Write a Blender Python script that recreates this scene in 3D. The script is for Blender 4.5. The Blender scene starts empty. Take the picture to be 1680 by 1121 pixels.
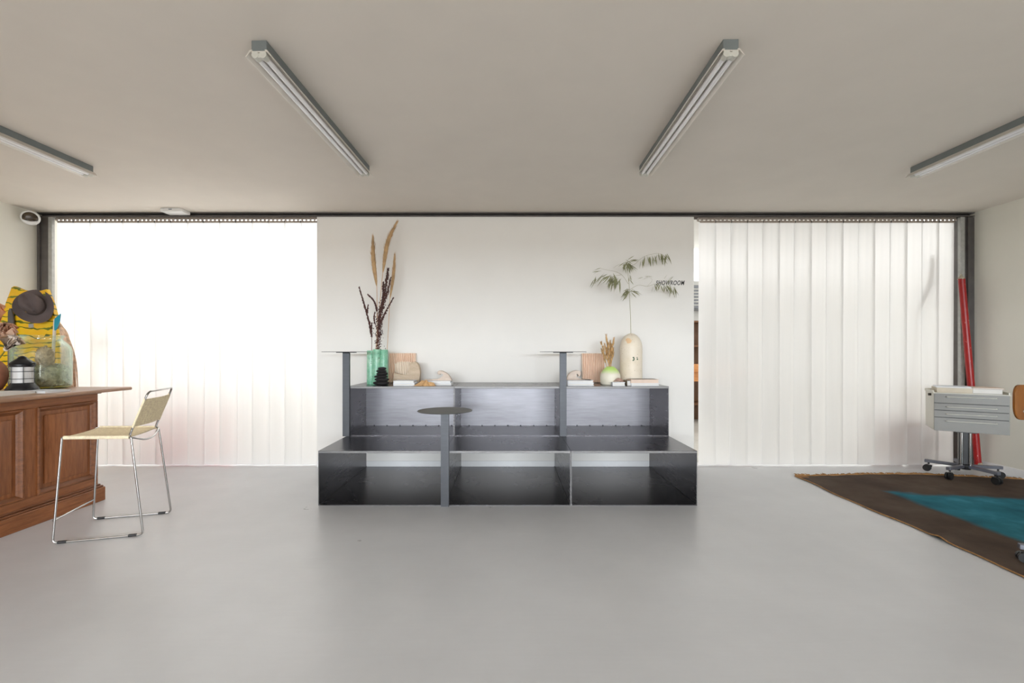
import bpy, bmesh, math, random
from mathutils import Matrix, Vector, Quaternion, Euler, noise

random.seed(7)
S = bpy.context.scene
COL = S.collection
PI = math.pi

# ------------------------------------------------------------------ camera
cam = bpy.data.cameras.new('camera')
cam.sensor_fit = 'HORIZONTAL'
cam.sensor_width = 36.0
cam.lens = 747.0 / 1680.0 * 36.0
cam.shift_x = 6.0 / 1680.0
cam.shift_y = 16.5 / 1680.0
cam.clip_end = 200
co = bpy.data.objects.new('camera', cam)
co.location = (0, 0, 1.2)
co.rotation_euler = (PI / 2, 0, 0)
COL.objects.link(co)
S.camera = co

# ------------------------------------------------------------------ sky, added lamps, sun, exposure
wd = bpy.data.worlds.new('overcast_sky')
S.world = wd
wd.use_nodes = True
bg = wd.node_tree.nodes['Background']
bg.inputs[0].default_value = (1.0, 0.99, 0.975, 1)
bg.inputs[1].default_value = 2.6

def area(name, loc, rot, sx, sy, power, color):
    l = bpy.data.lights.new(name, 'AREA')
    l.shape = 'RECTANGLE'; l.size = sx; l.size_y = sy
    l.energy = power; l.color = color
    o = bpy.data.objects.new(name, l)
    o.location = loc; o.rotation_euler = rot
    COL.objects.link(o)
    return o
# added strip lamp; the window lintel cuts it into the back wall's gradient
area('wall_gradient_strip', (0.0, -11.5, 2.12), (PI / 2, 0, 0), 12.0, 0.6, 1080, (0.82, 0.91, 1.0))
area('window_fill', (0.0, -5.52, 1.12), (PI / 2, 0, 0), 8.6, 1.75, 55, (1.0, 0.98, 0.95))  # added fill lamp in the window plane, lifts the room's ambient level
# hazy sun over the yard; it falls on the left curtain, an added canopy shades the right one
sun = bpy.data.lights.new('hazy_sun', 'SUN'); sun.energy = 1.7; sun.angle = math.radians(24); sun.color = (1.0, 0.94, 0.86)
so = bpy.data.objects.new('hazy_sun', sun); COL.objects.link(so)
so.rotation_euler = Vector((0.12, -0.72, -0.68)).to_track_quat('-Z', 'Y').to_euler()

S.view_settings.view_transform = 'Standard'
S.view_settings.look = 'None'
S.view_settings.gamma = 1
S.view_settings.use_curve_mapping = False
S.view_settings.exposure = 0.45
S.cycles.use_denoising = True
S.cycles.max_bounces = 14
S.cycles.diffuse_bounces = 7
S.cycles.glossy_bounces = 5
S.cycles.transparent_max_bounces = 24

# ------------------------------------------------------------------ helpers
def W(px, py, Y):
    "point of the room at depth Y that lies on pixel (px, py) of the 1680x1121 photo"
    return Vector(((px - 834.0) * Y / 747.0, Y, 1.2 - (py - 577.0) * Y / 747.0))

def lin(r, g, b):
    f = lambda c: (c / 255.0 / 12.92) if c <= 10 else ((c / 255.0 + 0.055) / 1.055) ** 2.4
    return (f(r), f(g), f(b), 1.0)

class N:
    "tiny node-tree helper"
    def __init__(s, name):
        s.m = bpy.data.materials.new(name); s.m.use_nodes = True
        s.t = s.m.node_tree; s.t.nodes.clear()
        s.out = s.t.nodes.new('ShaderNodeOutputMaterial')
    def n(s, kind, **kw):
        x = s.t.nodes.new(kind)
        for k, v in kw.items():
            if k.startswith('i_'):
                x.inputs[k[2:].replace('_', ' ')].default_value = v
            else:
                setattr(x, k, v)
        return x
    def l(s, a, b): s.t.links.new(a, b)
    def surf(s, sh): s.l(sh, s.out.inputs['Surface'])
    def coord(s, scale=(1, 1, 1), kind='Object', rot=(0, 0, 0)):
        tc = s.n('ShaderNodeTexCoord'); mp = s.n('ShaderNodeMapping')
        mp.inputs['Scale'].default_value = scale; mp.inputs['Rotation'].default_value = rot
        s.l(tc.outputs[kind], mp.inputs['Vector'])
        return mp.outputs['Vector']
    def noise(s, vec, scale=5, detail=4, rough=0.55):
        x = s.n('ShaderNodeTexNoise'); x.inputs['Scale'].default_value = scale
        x.inputs['Detail'].default_value = detail; x.inputs['Roughness'].default_value = rough
        s.l(vec, x.inputs['Vector'])
        return x.outputs['Fac']
    def ramp(s, fac, stops):
        r = s.n('ShaderNodeValToRGB'); e = r.color_ramp.elements
        while len(e) < len(stops): e.new(0.5)
        for i, (p, c) in enumerate(stops):
            e[i].position = p; e[i].color = c if len(c) == 4 else (*c, 1)
        s.l(fac, r.inputs['Fac'])
        return r.outputs['Color']
    def mixc(s, fac, a, b):
        m = s.n('ShaderNodeMix', data_type='RGBA')
        for sock, v in ((m.inputs['Factor'], fac), (m.inputs[6], a), (m.inputs[7], b)):
            if hasattr(v, 'is_linked'): s.l(v, sock)
            else: sock.default_value = v
        return m.outputs[2]
    def math(s, op, a, b=0.0, clamp=False):
        m = s.n('ShaderNodeMath', operation=op, use_clamp=clamp)
        for i, v in enumerate((a, b)):
            if hasattr(v, 'is_linked'): s.l(v, m.inputs[i])
            else: m.inputs[i].default_value = v
        return m.outputs[0]
    def xyz(s, vec):
        x = s.n('ShaderNodeSeparateXYZ'); s.l(vec, x.inputs[0]); return x.outputs
    def bump(s, h, strength=0.2, dist=0.01):
        b = s.n('ShaderNodeBump'); b.inputs['Strength'].default_value = strength
        b.inputs['Distance'].default_value = dist
        s.l(h, b.inputs['Height']); return b.outputs['Normal']
    def prin(s, color, rough=0.5, metal=0.0, normal=None, **kw):
        p = s.n('ShaderNodeBsdfPrincipled')
        for sock, v in (('Base Color', color), ('Roughness', rough), ('Metallic', metal)):
            if hasattr(v, 'is_linked'): s.l(v, p.inputs[sock])
            else: p.inputs[sock].default_value = v
        if normal is not None: s.l(normal, p.inputs['Normal'])
        for k, v in kw.items(): p.inputs[k.replace('_', ' ')].default_value = v
        s.surf(p.outputs[0])
        return p

def plain(name, c, rough=0.5, metal=0.0, var=0.12, scale=14, bump=0.0, **kw):
    a = N(name); v = a.coord()
    f = a.noise(v, scale)
    lo = tuple(x * (1 - var) for x in c[:3]) + (1,); hi = tuple(min(1, x * (1 + var)) for x in c[:3]) + (1,)
    colr = a.ramp(f, [(0.3, lo), (0.7, hi)])
    nrm = a.bump(a.noise(v, scale * 3), bump) if bump else None
    a.prin(colr, rough, metal, nrm, **kw)
    return a.m

def wood(name, c1, c2, stretch, rough=0.45, scale=1.0, bump=0.15):
    a = N(name); v = a.coord(stretch)
    f1 = a.noise(v, 6 * scale, 6, 0.6); f2 = a.noise(v, 30 * scale, 3, 0.6)
    f = a.math('ADD', a.math('MULTIPLY', f1, 0.7), a.math('MULTIPLY', f2, 0.3))
    colr = a.ramp(f, [(0.32, c1), (0.68, c2)])
    a.prin(colr, rough, 0.0, a.bump(f2, bump, 0.004))
    return a.m

class MB:
    def __init__(s): s.bm = bmesh.new()
    def box(s, a, b, bev=0.0, seg=1, xf=None):
        x0, y0, z0 = a; x1, y1, z1 = b
        vs = [s.bm.verts.new(p) for p in ((x0, y0, z0), (x1, y0, z0), (x1, y1, z0), (x0, y1, z0), (x0, y0, z1), (x1, y0, z1), (x1, y1, z1), (x0, y1, z1))]
        fs = [s.bm.faces.new([vs[i] for i in q]) for q in ((3, 2, 1, 0), (4, 5, 6, 7), (0, 1, 5, 4), (1, 2, 6, 5), (2, 3, 7, 6), (3, 0, 4, 7))]
        if xf is not None:
            for v in vs: v.co = xf @ v.co
        if bev:
            es = list({e for f in fs for e in f.edges})
            bmesh.ops.bevel(s.bm, geom=es, offset=bev, segments=seg, profile=0.5, affect='EDGES')
        return s
    def prism(s, poly, y0, y1, axis='Y', bev=0.0, seg=2):
        "polygon in XZ (axis Y), XY (axis Z) or YZ (axis X), extruded along the axis"
        mk = {'Y': lambda p, t: (p[0], t, p[1]), 'Z': lambda p, t: (p[0], p[1], t), 'X': lambda p, t: (t, p[0], p[1])}[axis]
        a = [s.bm.verts.new(mk(p, y0)) for p in poly]; b = [s.bm.verts.new(mk(p, y1)) for p in poly]
        n = len(poly)
        f0 = s.bm.faces.new(a); f1 = s.bm.faces.new(b[::-1])
        for i in range(n): s.bm.faces.new((a[i], b[i], b[(i + 1) % n], a[(i + 1) % n]))
        if bev:
            bmesh.ops.bevel(s.bm, geom=list(set(f0.edges) | set(f1.edges)), offset=bev, segments=seg, profile=0.5, affect='EDGES')
        return s
    def tube(s, pts, r, n=8, closed=False, caps=True):
        pts = [Vector(p) for p in pts]; m = len(pts)
        rs = r if isinstance(r, (list, tuple)) else [r] * m
        def tan(i):
            if closed: return (pts[(i + 1) % m] - pts[i - 1]).normalized()
            return (pts[min(i + 1, m - 1)] - pts[max(i - 1, 0)]).normalized()
        t = tan(0); up = Vector((0, 0, 1)) if abs(t.z) < 0.9 else Vector((1, 0, 0))
        u = t.cross(up).normalized(); rings = []
        for i in range(m):
            t2 = tan(i)
            q = t.rotation_difference(t2); u = (q @ u); u = (u - t2 * u.dot(t2)).normalized(); t = t2
            w = t.cross(u)
            rings.append([s.bm.verts.new(pts[i] + (u * math.cos(2 * PI * k / n) + w * math.sin(2 * PI * k / n)) * rs[i]) for k in range(n)])
        for i in range(m if closed else m - 1):
            a, b = rings[i], rings[(i + 1) % m]
            for k in range(n): s.bm.faces.new((a[k], a[(k + 1) % n], b[(k + 1) % n], b[k]))
        if caps and not closed:
            s.bm.faces.new(rings[0][::-1]); s.bm.faces.new(rings[-1])
        return s
    def lathe(s, prof, n=32, c=(0, 0, 0), xf=None, sx=1.0, sy=1.0):
        rings = []
        for r, z in prof:
            if r < 1e-6: rings.append([s.bm.verts.new((c[0], c[1], c[2] + z))])
            else: rings.append([s.bm.verts.new((c[0] + sx * r * math.cos(2 * PI * k / n), c[1] + sy * r * math.sin(2 * PI * k / n), c[2] + z)) for k in range(n)])
        for a, b in zip(rings, rings[1:]):
            for k in range(n):
                k2 = (k + 1) % n
                if len(a) == 1 and len(b) == 1: continue
                if len(a) == 1: s.bm.faces.new((a[0], b[k2], b[k]))
                elif len(b) == 1: s.bm.faces.new((a[k], a[k2], b[0]))
                else: s.bm.faces.new((a[k], a[k2], b[k2], b[k]))
        if xf is not None:
            for rg in rings:
                for v in rg: v.co = xf @ v.co
        return s
    def ico(s, c, r, sub=1, disp=0.0, fr=5.0, seed=0):
        r = Vector((r, r, r)) if not hasattr(r, '__len__') else Vector(r)
        g = bmesh.ops.create_icosphere(s.bm, subdivisions=sub, radius=1.0)
        for v in g['verts']:
            k = 1 + disp * noise.noise(v.co * fr + Vector((seed, seed * 2.1, 0))) if disp else 1
            v.co = Vector(c) + Vector((v.co.x * r.x, v.co.y * r.y, v.co.z * r.z)) * k
        return s
    def grid(s, fn, nu, nv, wrap=False):
        vs = [[s.bm.verts.new(fn(i / nu, j / nv)) for j in range(nv + (0 if wrap else 1))] for i in range(nu + 1)]
        m = len(vs[0])
        for i in range(nu):
            for j in range(nv):
                s.bm.faces.new((vs[i][j], vs[i + 1][j], vs[i + 1][(j + 1) % m], vs[i][(j + 1) % m]))
        return s
    def blade(s, a, b, w, side):
        "thin flat hair or leaf: a long diamond"
        a = Vector(a); b = Vector(b); m = a.lerp(b, 0.45); sd = Vector(side) * w
        v = [s.bm.verts.new(p) for p in (a, m + sd, b, m - sd)]
        s.bm.faces.new(v); return s
    def mesh(s, name, smooth=True, ang=35, recalc=True):
        if recalc: bmesh.ops.recalc_face_normals(s.bm, faces=s.bm.faces)
        me = bpy.data.meshes.new(name); s.bm.to_mesh(me); s.bm.free()
        if smooth:
            me.shade_smooth(); me.set_sharp_from_angle(angle=math.radians(ang))
        return me

def props(o, label=None, cat=None, group=None, kind=None):
    if label: o['label'] = label
    if cat: o['category'] = cat
    if group: o['group'] = group
    if kind: o['kind'] = kind
    return o

def thing(name, label, cat, loc=(0, 0, 0), rotz=0.0, group=None, kind=None):
    o = bpy.data.objects.new(name, None); COL.objects.link(o)
    o.empty_display_size = 0.1
    o.location = loc; o.rotation_euler = (0, 0, rotz)
    return props(o, label, cat, group, kind)

def part(name, mb, m, parent, world=False, smooth=True, ang=35, label=None, kind=None, recalc=True):
    me = mb.mesh(name, smooth, ang, recalc) if isinstance(mb, MB) else mb
    if world: me.transform(Matrix.Translation(-Vector(parent.location)))
    if not me.materials: me.materials.append(m)
    o = bpy.data.objects.new(name, me); COL.objects.link(o)
    o.parent = parent
    return props(o, label, None, None, kind)

def sub(name, mb, m, parent_part, **kw):
    return part(name, mb, m, parent_part, **kw)

def solo(name, mb, m, label, cat, loc=(0, 0, 0), rot=(0, 0, 0), world=True, group=None, kind=None, smooth=True, ang=35, recalc=True):
    me = mb.mesh(name, smooth, ang, recalc)
    if world: me.transform(Matrix.Translation(-Vector(loc)))
    me.materials.append(m)
    o = bpy.data.objects.new(name, me); COL.objects.link(o)
    o.location = loc; o.rotation_euler = rot
    return props(o, label, cat, group, kind)

def struct(name, mb, m, parent=None, smooth=False, label=None, kind='structure'):
    me = mb.mesh(name, smooth); me.materials.append(m)
    o = bpy.data.objects.new(name, me); COL.objects.link(o)
    o.parent = parent
    if parent is None: o['kind'] = kind
    if label: o['label'] = label
    return o

def place(o, mtx):
    o.matrix_local = mtx

def fillet(pts, r, n=5):
    "round the corners of an open polyline"
    P = [Vector(p) for p in pts]; out = [P[0]]
    for a, b, c in zip(P, P[1:], P[2:]):
        d1 = (a - b); d2 = (c - b); k = min(r, d1.length * 0.45, d2.length * 0.45)
        p0 = b + d1.normalized() * k; p2 = b + d2.normalized() * k
        for i in range(n + 1):
            t = i / n
            out.append(p0 * (1 - t) ** 2 + b * 2 * t * (1 - t) + p2 * t ** 2)
    out.append(P[-1]); return out

def bez(pts, n=24):
    "smooth Catmull-Rom through points"
    P = [Vector(p) for p in pts]; P = [P[0] * 2 - P[1]] + P + [P[-1] * 2 - P[-2]]
    out = []; segs = len(P) - 3; k = max(2, n // segs)
    for i in range(segs):
        a, b, c, d = P[i:i + 4]
        for j in range(k):
            t = j / k
            out.append(0.5 * ((2 * b) + (c - a) * t + (2 * a - 5 * b + 4 * c - d) * t * t + (3 * b - a - 3 * c + d) * t ** 3))
    out.append(P[-2]); return out

# ------------------------------------------------------------------ materials
def m_floor():
    a = N('grey_resin_floor'); v = a.coord()
    f = a.noise(v, 1.3, 5, 0.6); g = a.noise(v, 60, 3)
    st = a.noise(a.coord((0.6, 9, 1)), 7, 4)
    c = a.ramp(f, [(0.3, lin(207, 209, 213)), (0.7, lin(219, 221, 225))])
    c = a.mixc(a.math('MULTIPLY', st, 0.25), c, lin(194, 196, 200))
    r = a.math('ADD', 0.22, a.math('MULTIPLY', a.noise(v, 5, 4), 0.2))
    a.prin(c, r, 0.0, a.bump(a.math('ADD', a.noise(v, 18, 3), a.math('MULTIPLY', g, 0.3)), 0.05, 0.004), Specular_IOR_Level=0.8)
    return a.m
M = {}
M['floor'] = m_floor()
M['ceiling'] = plain('ceiling_paint', lin(224, 216, 206), 0.85, var=0.02, scale=3)
M['wall'] = plain('white_wall_paint', lin(233, 230, 225), 0.75, var=0.015, scale=2.5)
M['side_wall'] = plain('side_wall_paint', lin(222, 219, 208), 0.8, var=0.02, scale=2.5)
M['base_white'] = plain('white_baseboard_paint', lin(232, 232, 232), 0.5, var=0.02)
M['dark_steel'] = plain('dark_painted_steel', lin(88, 84, 82), 0.5, 0.1, var=0.2, scale=8)
M['galv'] = plain('galvanised_steel', lin(176, 176, 172), 0.5, 0.3, var=0.12, scale=25)
M['rail'] = plain('curtain_rail_zinc', lin(160, 150, 140), 0.5, 0.3, var=0.1, scale=60)

def m_steel(name, c1, c2, r0=0.24, r1=0.2):
    a = N(name); v = a.coord()
    vs = a.coord((1.2, 1.2, 14)); f = a.noise(v, 1.6, 3, 0.5); st = a.noise(vs, 4, 3)
    ff = a.math('ADD', a.math('MULTIPLY', f, 0.65), a.math('MULTIPLY', st, 0.35))
    c = a.ramp(ff, [(0.32, c1), (0.68, c2)])
    r = a.math('ADD', r0, a.math('MULTIPLY', ff, r1))
    a.prin(c, r, 0.92)
    return a.m
M['steel'] = m_steel('raw_hot_rolled_steel', (0.10, 0.095, 0.10, 1), (0.165, 0.157, 0.168, 1), 0.22, 0.10)
M['steel_edge'] = m_steel('ground_steel_edge', (0.13, 0.13, 0.13, 1), (0.24, 0.23, 0.225, 1), 0.38, 0.2)
M['steel_back'] = m_steel('raw_steel_back_sheet', (0.115, 0.113, 0.12, 1), (0.21, 0.206, 0.22, 1), 0.34, 0.12)
M['steel_post'] = m_steel('blue_grey_steel_bar', (0.07, 0.072, 0.078, 1), (0.10, 0.104, 0.112, 1), 0.45, 0.1)
M['steel_disc'] = m_steel('grey_steel_seat_disc', (0.12, 0.12, 0.12, 1), (0.19, 0.19, 0.185, 1), 0.5, 0.15)
M['weld'] = plain('weld_bead', lin(45, 45, 50), 0.5, 0.6)

def m_pvc():
    a = N('frosted_pvc_strip')
    v = a.coord((30, 30, 0.6)); f = a.noise(v, 1.0, 3)
    col = a.ramp(f, [(0.3, (0.90, 0.905, 0.905, 1)), (0.7, (0.96, 0.96, 0.955, 1))])
    tr = a.n('ShaderNodeBsdfTranslucent'); a.l(col, tr.inputs['Color'])
    rf = a.n('ShaderNodeBsdfRefraction'); rf.inputs['IOR'].default_value = 1.12; rf.inputs['Roughness'].default_value = 0.62
    rf.inputs['Color'].default_value = (0.97, 0.97, 0.97, 1)
    df = a.n('ShaderNodeBsdfDiffuse'); df.inputs['Color'].default_value = (0.85, 0.85, 0.85, 1)
    gl = a.n('ShaderNodeBsdfGlossy'); gl.inputs['Roughness'].default_value = 0.35
    m1 = a.n('ShaderNodeMixShader'); m1.inputs[0].default_value = 0.35
    a.l(tr.outputs[0], m1.inputs[1]); a.l(rf.outputs[0], m1.inputs[2])
    m2 = a.n('ShaderNodeMixShader'); m2.inputs[0].default_value = 0.10
    a.l(m1.outputs[0], m2.inputs[1]); a.l(df.outputs[0], m2.inputs[2])
    m3 = a.n('ShaderNodeMixShader'); m3.inputs[0].default_value = 0.04
    a.l(m2.outputs[0], m3.inputs[1]); a.l(gl.outputs[0], m3.inputs[2])
    a.surf(m3.outputs[0])
    return a.m
M['pvc'] = m_pvc()

M['oak_v'] = wood('oak_vertical_grain', lin(118, 66, 32), lin(172, 108, 62), (9, 9, 0.7))
M['oak_h'] = wood('oak_lengthwise_grain', lin(118, 68, 36), lin(170, 108, 64), (9, 0.7, 9))
M['oak_top'] = wood('worn_oak_top', lin(140, 102, 76), lin(182, 142, 112), (8, 0.6, 8), 0.38)
M['oak_mould'] = wood('oak_moulding', lin(100, 56, 28), lin(148, 92, 52), (7, 0.9, 7))
M['chrome'] = plain('chrome_tube', (0.42, 0.41, 0.40, 1), 0.2, 1.0, var=0.05)
M['rope'] = plain('natural_rope', lin(246, 228, 196), 0.85, var=0.15, scale=60, bump=0.1)
M['black'] = plain('black_plastic', lin(26, 26, 27), 0.45, var=0.15)
M['black_metal'] = plain('black_lantern_enamel', lin(30, 30, 32), 0.35, 0.2, var=0.15)
M['white_paper'] = plain('white_paper', lin(226, 224, 220), 0.7, var=0.03)
M['white_cover'] = plain('white_book_cover', lin(224, 228, 236), 0.45, var=0.02)
M['cream_cover'] = plain('cream_book_cover', lin(206, 196, 178), 0.6, var=0.06)
M['grey_cover'] = plain('grey_book_cover', lin(150, 148, 144), 0.5, var=0.06)
M['pink_cover'] = plain('beige_pink_book_cover', lin(222, 200, 184), 0.55, var=0.05)
M['photo_cover'] = plain('mottled_brown_book_cover', lin(120, 106, 86), 0.5, var=0.5, scale=30)
M['grey_paint'] = plain('grey_drawer_enamel', lin(132, 130, 125), 0.4, 0.0, var=0.03)
M['cream_paint'] = plain('cream_cart_enamel', lin(214, 212, 202), 0.4, var=0.03)
M['handle'] = plain('pale_grey_handle', lin(214, 212, 204), 0.35, 0.2, var=0.03)
M['base_metal'] = plain('brushed_cart_base', lin(128, 130, 140), 0.35, 0.7, var=0.1)
M['ply'] = wood('varnished_ply', lin(108, 62, 14), lin(142, 86, 26), (3, 3, 0.5), 0.3)
M['terracotta'] = plain('terracotta', lin(158, 100, 76), 0.7, var=0.18, scale=12, bump=0.2)
M['cement'] = plain('plaster_crumbs', lin(170, 160, 140), 0.9, var=0.3, scale=60, bump=0.5)

def m_red():
    a = N('chipped_red_paint'); v = a.coord((1, 1, 0.5))
    f = a.noise(v, 26, 5, 0.65)
    c = a.ramp(f, [(0.0, lin(126, 10, 12)), (0.60, lin(156, 18, 18)), (0.63, lin(156, 20, 20)), (0.66, lin(205, 180, 165))])
    a.prin(c, 0.35); return a.m
M['red'] = m_red()

def m_rug():
    a = N('brown_and_teal_rug'); v = a.coord(); x, y, z = a.xyz(v)
    wob = a.math('MULTIPLY', a.math('SUBTRACT', a.noise(v, 2.2, 5, 0.6), 0.5), 0.34)
    d1 = a.math('SUBTRACT', a.math('ADD', x, a.math('MULTIPLY', wob, 0.35)), 0.43)                 # left limit of the teal field
    lim = a.math('SUBTRACT', 2.36, a.math('MULTIPLY', a.math('SUBTRACT', x, 0.43), 0.24))
    d2 = a.math('SUBTRACT', a.math('ADD', lim, wob), y)
    k = a.math('MULTIPLY', a.math('MINIMUM', d1, d2), 14, clamp=True)
    n2 = a.noise(a.coord((2, 14, 2)), 9, 4); n3 = a.noise(v, 3.0, 4)
    brown = a.ramp(n3, [(0.3, lin(72, 57, 50)), (0.7, lin(102, 88, 76))])
    brown = a.mixc(a.math('MULTIPLY', n2, 0.4), brown, lin(64, 52, 47))
    teal = a.ramp(n3, [(0.3, lin(22, 88, 106)), (0.55, lin(42, 116, 134)), (0.75, lin(70, 150, 176))])
    c = a.mixc(k, brown, teal)
    e1 = a.noise(v, 9, 3)
    cor = a.math('MULTIPLY', a.math('GREATER_THAN', a.math('SUBTRACT', a.math('SUBTRACT', y, a.math('MULTIPLY', x, 0.8)), a.math('MULTIPLY', e1, 0.2)), 2.60), 0.75)
    c = a.mixc(cor, c, lin(168, 122, 78))
    a.prin(c, 0.9, 0.0, a.bump(a.noise(v, 140, 2), 0.4, 0.003), Specular_IOR_Level=0.2)
    return a.m
M['rug'] = m_rug()
M['jute'] = plain('jute_binding', lin(160, 118, 70), 0.9, var=0.3, scale=40, bump=0.3)

def m_board():
    a = N('yellow_board_green_stripes'); v = a.coord(); x, y, z = a.xyz(v)
    wob = a.math('MULTIPLY', a.noise(a.coord((1.3, 1, 2.2)), 3.0, 3), 0.16)
    zz = a.math('ADD', z, wob)
    st = a.math('PINGPONG', zz, 0.030)
    wdt = a.math('MULTIPLY', a.math('POWER', a.noise(a.coord((3, 1, 9)), 3, 2), 2.0), 0.022)
    lines = a.math('LESS_THAN', st, wdt)
    f = a.noise(v, 4, 3)
    yel = a.ramp(f, [(0.3, lin(226, 158, 6)), (0.7, lin(232, 196, 30))])
    gr = a.ramp(a.noise(v, 9, 2), [(0.4, lin(40, 70, 20)), (0.7, lin(88, 120, 24))])
    c = a.mixc(a.math('MULTIPLY', lines, 0.9), yel, gr)
    d = a.math('ADD', a.math('MULTIPLY', x, -1), a.math('MULTIPLY', z, 0.25))
    edge = a.math('MULTIPLY', a.math('SUBTRACT', a.math('ADD', d, a.math('MULTIPLY', f, 0.1)), 0.66), 9, clamp=True)
    c = a.mixc(edge, c, lin(38, 110, 40))
    a.prin(c, 0.35); return a.m
M['board'] = m_board()
M['felt'] = plain('brown_grey_felt', lin(92, 80, 78), 0.95, var=0.12, scale=10, bump=0.1)
M['felt_band'] = plain('hat_ribbon', lin(70, 60, 58), 0.8)
M['teal'] = plain('teal_paint', lin(20, 140, 160), 0.5)
M['pale_wood'] = wood('pale_wood', lin(196, 182, 160), lin(222, 210, 190), (8, 8, 0.8))
M['raffia'] = plain('pink_beige_raffia', lin(226, 194, 166), 0.85, var=0.25, scale=30)
M['glass'] = None
def m_glass(name, col, edge):
    "thin-walled glass: clear face on, tinted and mirroring at grazing angles"
    a = N(name)
    lw = a.n('ShaderNodeLayerWeight'); lw.inputs['Blend'].default_value = 0.35
    tr = a.n('ShaderNodeBsdfTransparent'); gl = a.n('ShaderNodeBsdfGlossy'); gl.inputs['Roughness'].default_value = 0.06; gl.inputs['Color'].default_value = (0.93, 1.0, 0.96, 1)
    a.l(a.mixc(lw.outputs['Facing'], col, edge), tr.inputs['Color'])
    mx = a.n('ShaderNodeMixShader')
    a.l(a.math('ADD', 0.06, a.math('MULTIPLY', a.math('POWER', lw.outputs['Facing'], 2.2), 0.55)), mx.inputs[0]); a.l(tr.outputs[0], mx.inputs[1]); a.l(gl.outputs[0], mx.inputs[2])
    a.surf(mx.outputs[0])
    return a.m
M['glass'] = m_glass('pale_green_glass', (0.985, 0.995, 0.99, 1), (0.76, 0.90, 0.82, 1))
M['moss'] = plain('grey_green_moss', lin(166, 162, 134), 0.95, var=0.45, scale=25, bump=0.6)
M['moss2'] = plain('pale_moss_leaf', lin(190, 188, 162), 0.9, var=0.35, scale=25)
M['dried'] = plain('beige_dried_head', lin(176, 156, 124), 0.9, var=0.3, scale=30, bump=0.5)
M['lamp_glass'] = plain('frosted_lantern_glass', lin(206, 204, 202), 0.35, var=0.05)
M['petal_o'] = plain('orange_brown_petal', lin(226, 164, 120), 0.8, var=0.25, scale=30)
M['petal_p'] = plain('pinkish_petal', lin(238, 200, 174), 0.8, var=0.25, scale=30)
M['petal_g'] = plain('grey_beige_petal', lin(226, 212, 198), 0.8, var=0.2, scale=30)
M['stem_g'] = plain('olive_stem', lin(118, 116, 52), 0.8, var=0.2)
M['sprig'] = plain('rust_dried_sprig', lin(120, 52, 20), 0.8, var=0.3)
M['pampas'] = plain('tan_plume', lin(192, 158, 116), 0.9, var=0.2, scale=20)
M['pampas_stem'] = plain('straw_stem', lin(206, 172, 138), 0.7, var=0.15)
M['sorghum'] = plain('dark_brown_seed', lin(76, 44, 38), 0.7, var=0.3, scale=60)
M['sorghum_stem'] = plain('red_brown_stem', lin(104, 56, 44), 0.7)

def m_greenvase():
    a = N('green_ceramic_glaze'); v = a.coord((1, 1, 0.8))
    f = a.noise(v, 18, 5, 0.65); g = a.noise(v, 70, 2)
    c = a.ramp(f, [(0.3, lin(92, 164, 130)), (0.5, lin(136, 192, 162)), (0.72, lin(184, 214, 192))])
    c = a.mixc(a.math('GREATER_THAN', g, 0.68), c, lin(60, 110, 80))
    a.prin(c, 0.32, 0.0, a.bump(f, 0.2, 0.004)); return a.m
M['green_vase'] = m_greenvase()
M['pebble'] = plain('black_pebble', lin(34, 31, 32), 0.75, var=0.4, scale=30, bump=0.5)
M['ribbed'] = wood('pink_beige_ribbed_wood', lin(232, 200, 174), lin(246, 222, 200), (10, 10, 0.6), 0.6)
M['ribbed_pale'] = wood('pale_ribbed_wood', lin(226, 208, 186), lin(240, 226, 208), (10, 10, 0.6), 0.6)
M['sculpt'] = wood('pale_carved_wood', lin(178, 156, 130), lin(204, 184, 160), (2, 2, 8), 0.55)
M['wave'] = wood('bleached_carved_wood', lin(196, 176, 160), lin(224, 208, 194), (1.5, 2, 7), 0.55)
M['root'] = plain('tan_dried_root', lin(196, 156, 110), 0.8, var=0.2, scale=25, bump=0.3)
M['shell'] = plain('pink_seashell', lin(226, 196, 182), 0.45, var=0.2, scale=26)

def m_gourd():
    a = N('lime_and_cream_glaze'); v = a.coord(); x, y, z = a.xyz(v)
    k = a.math('MULTIPLY', a.math('SUBTRACT', a.math('ADD', z, a.math('MULTIPLY', a.noise(v, 9, 3), 0.03)), 0.118), 24, clamp=True)
    c = a.mixc(k, lin(232, 226, 208), lin(196, 230, 128))
    a.prin(c, 0.45, 0.0, a.bump(a.noise(v, 26, 3), 0.15, 0.004)); return a.m
M['gourd'] = m_gourd()

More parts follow.
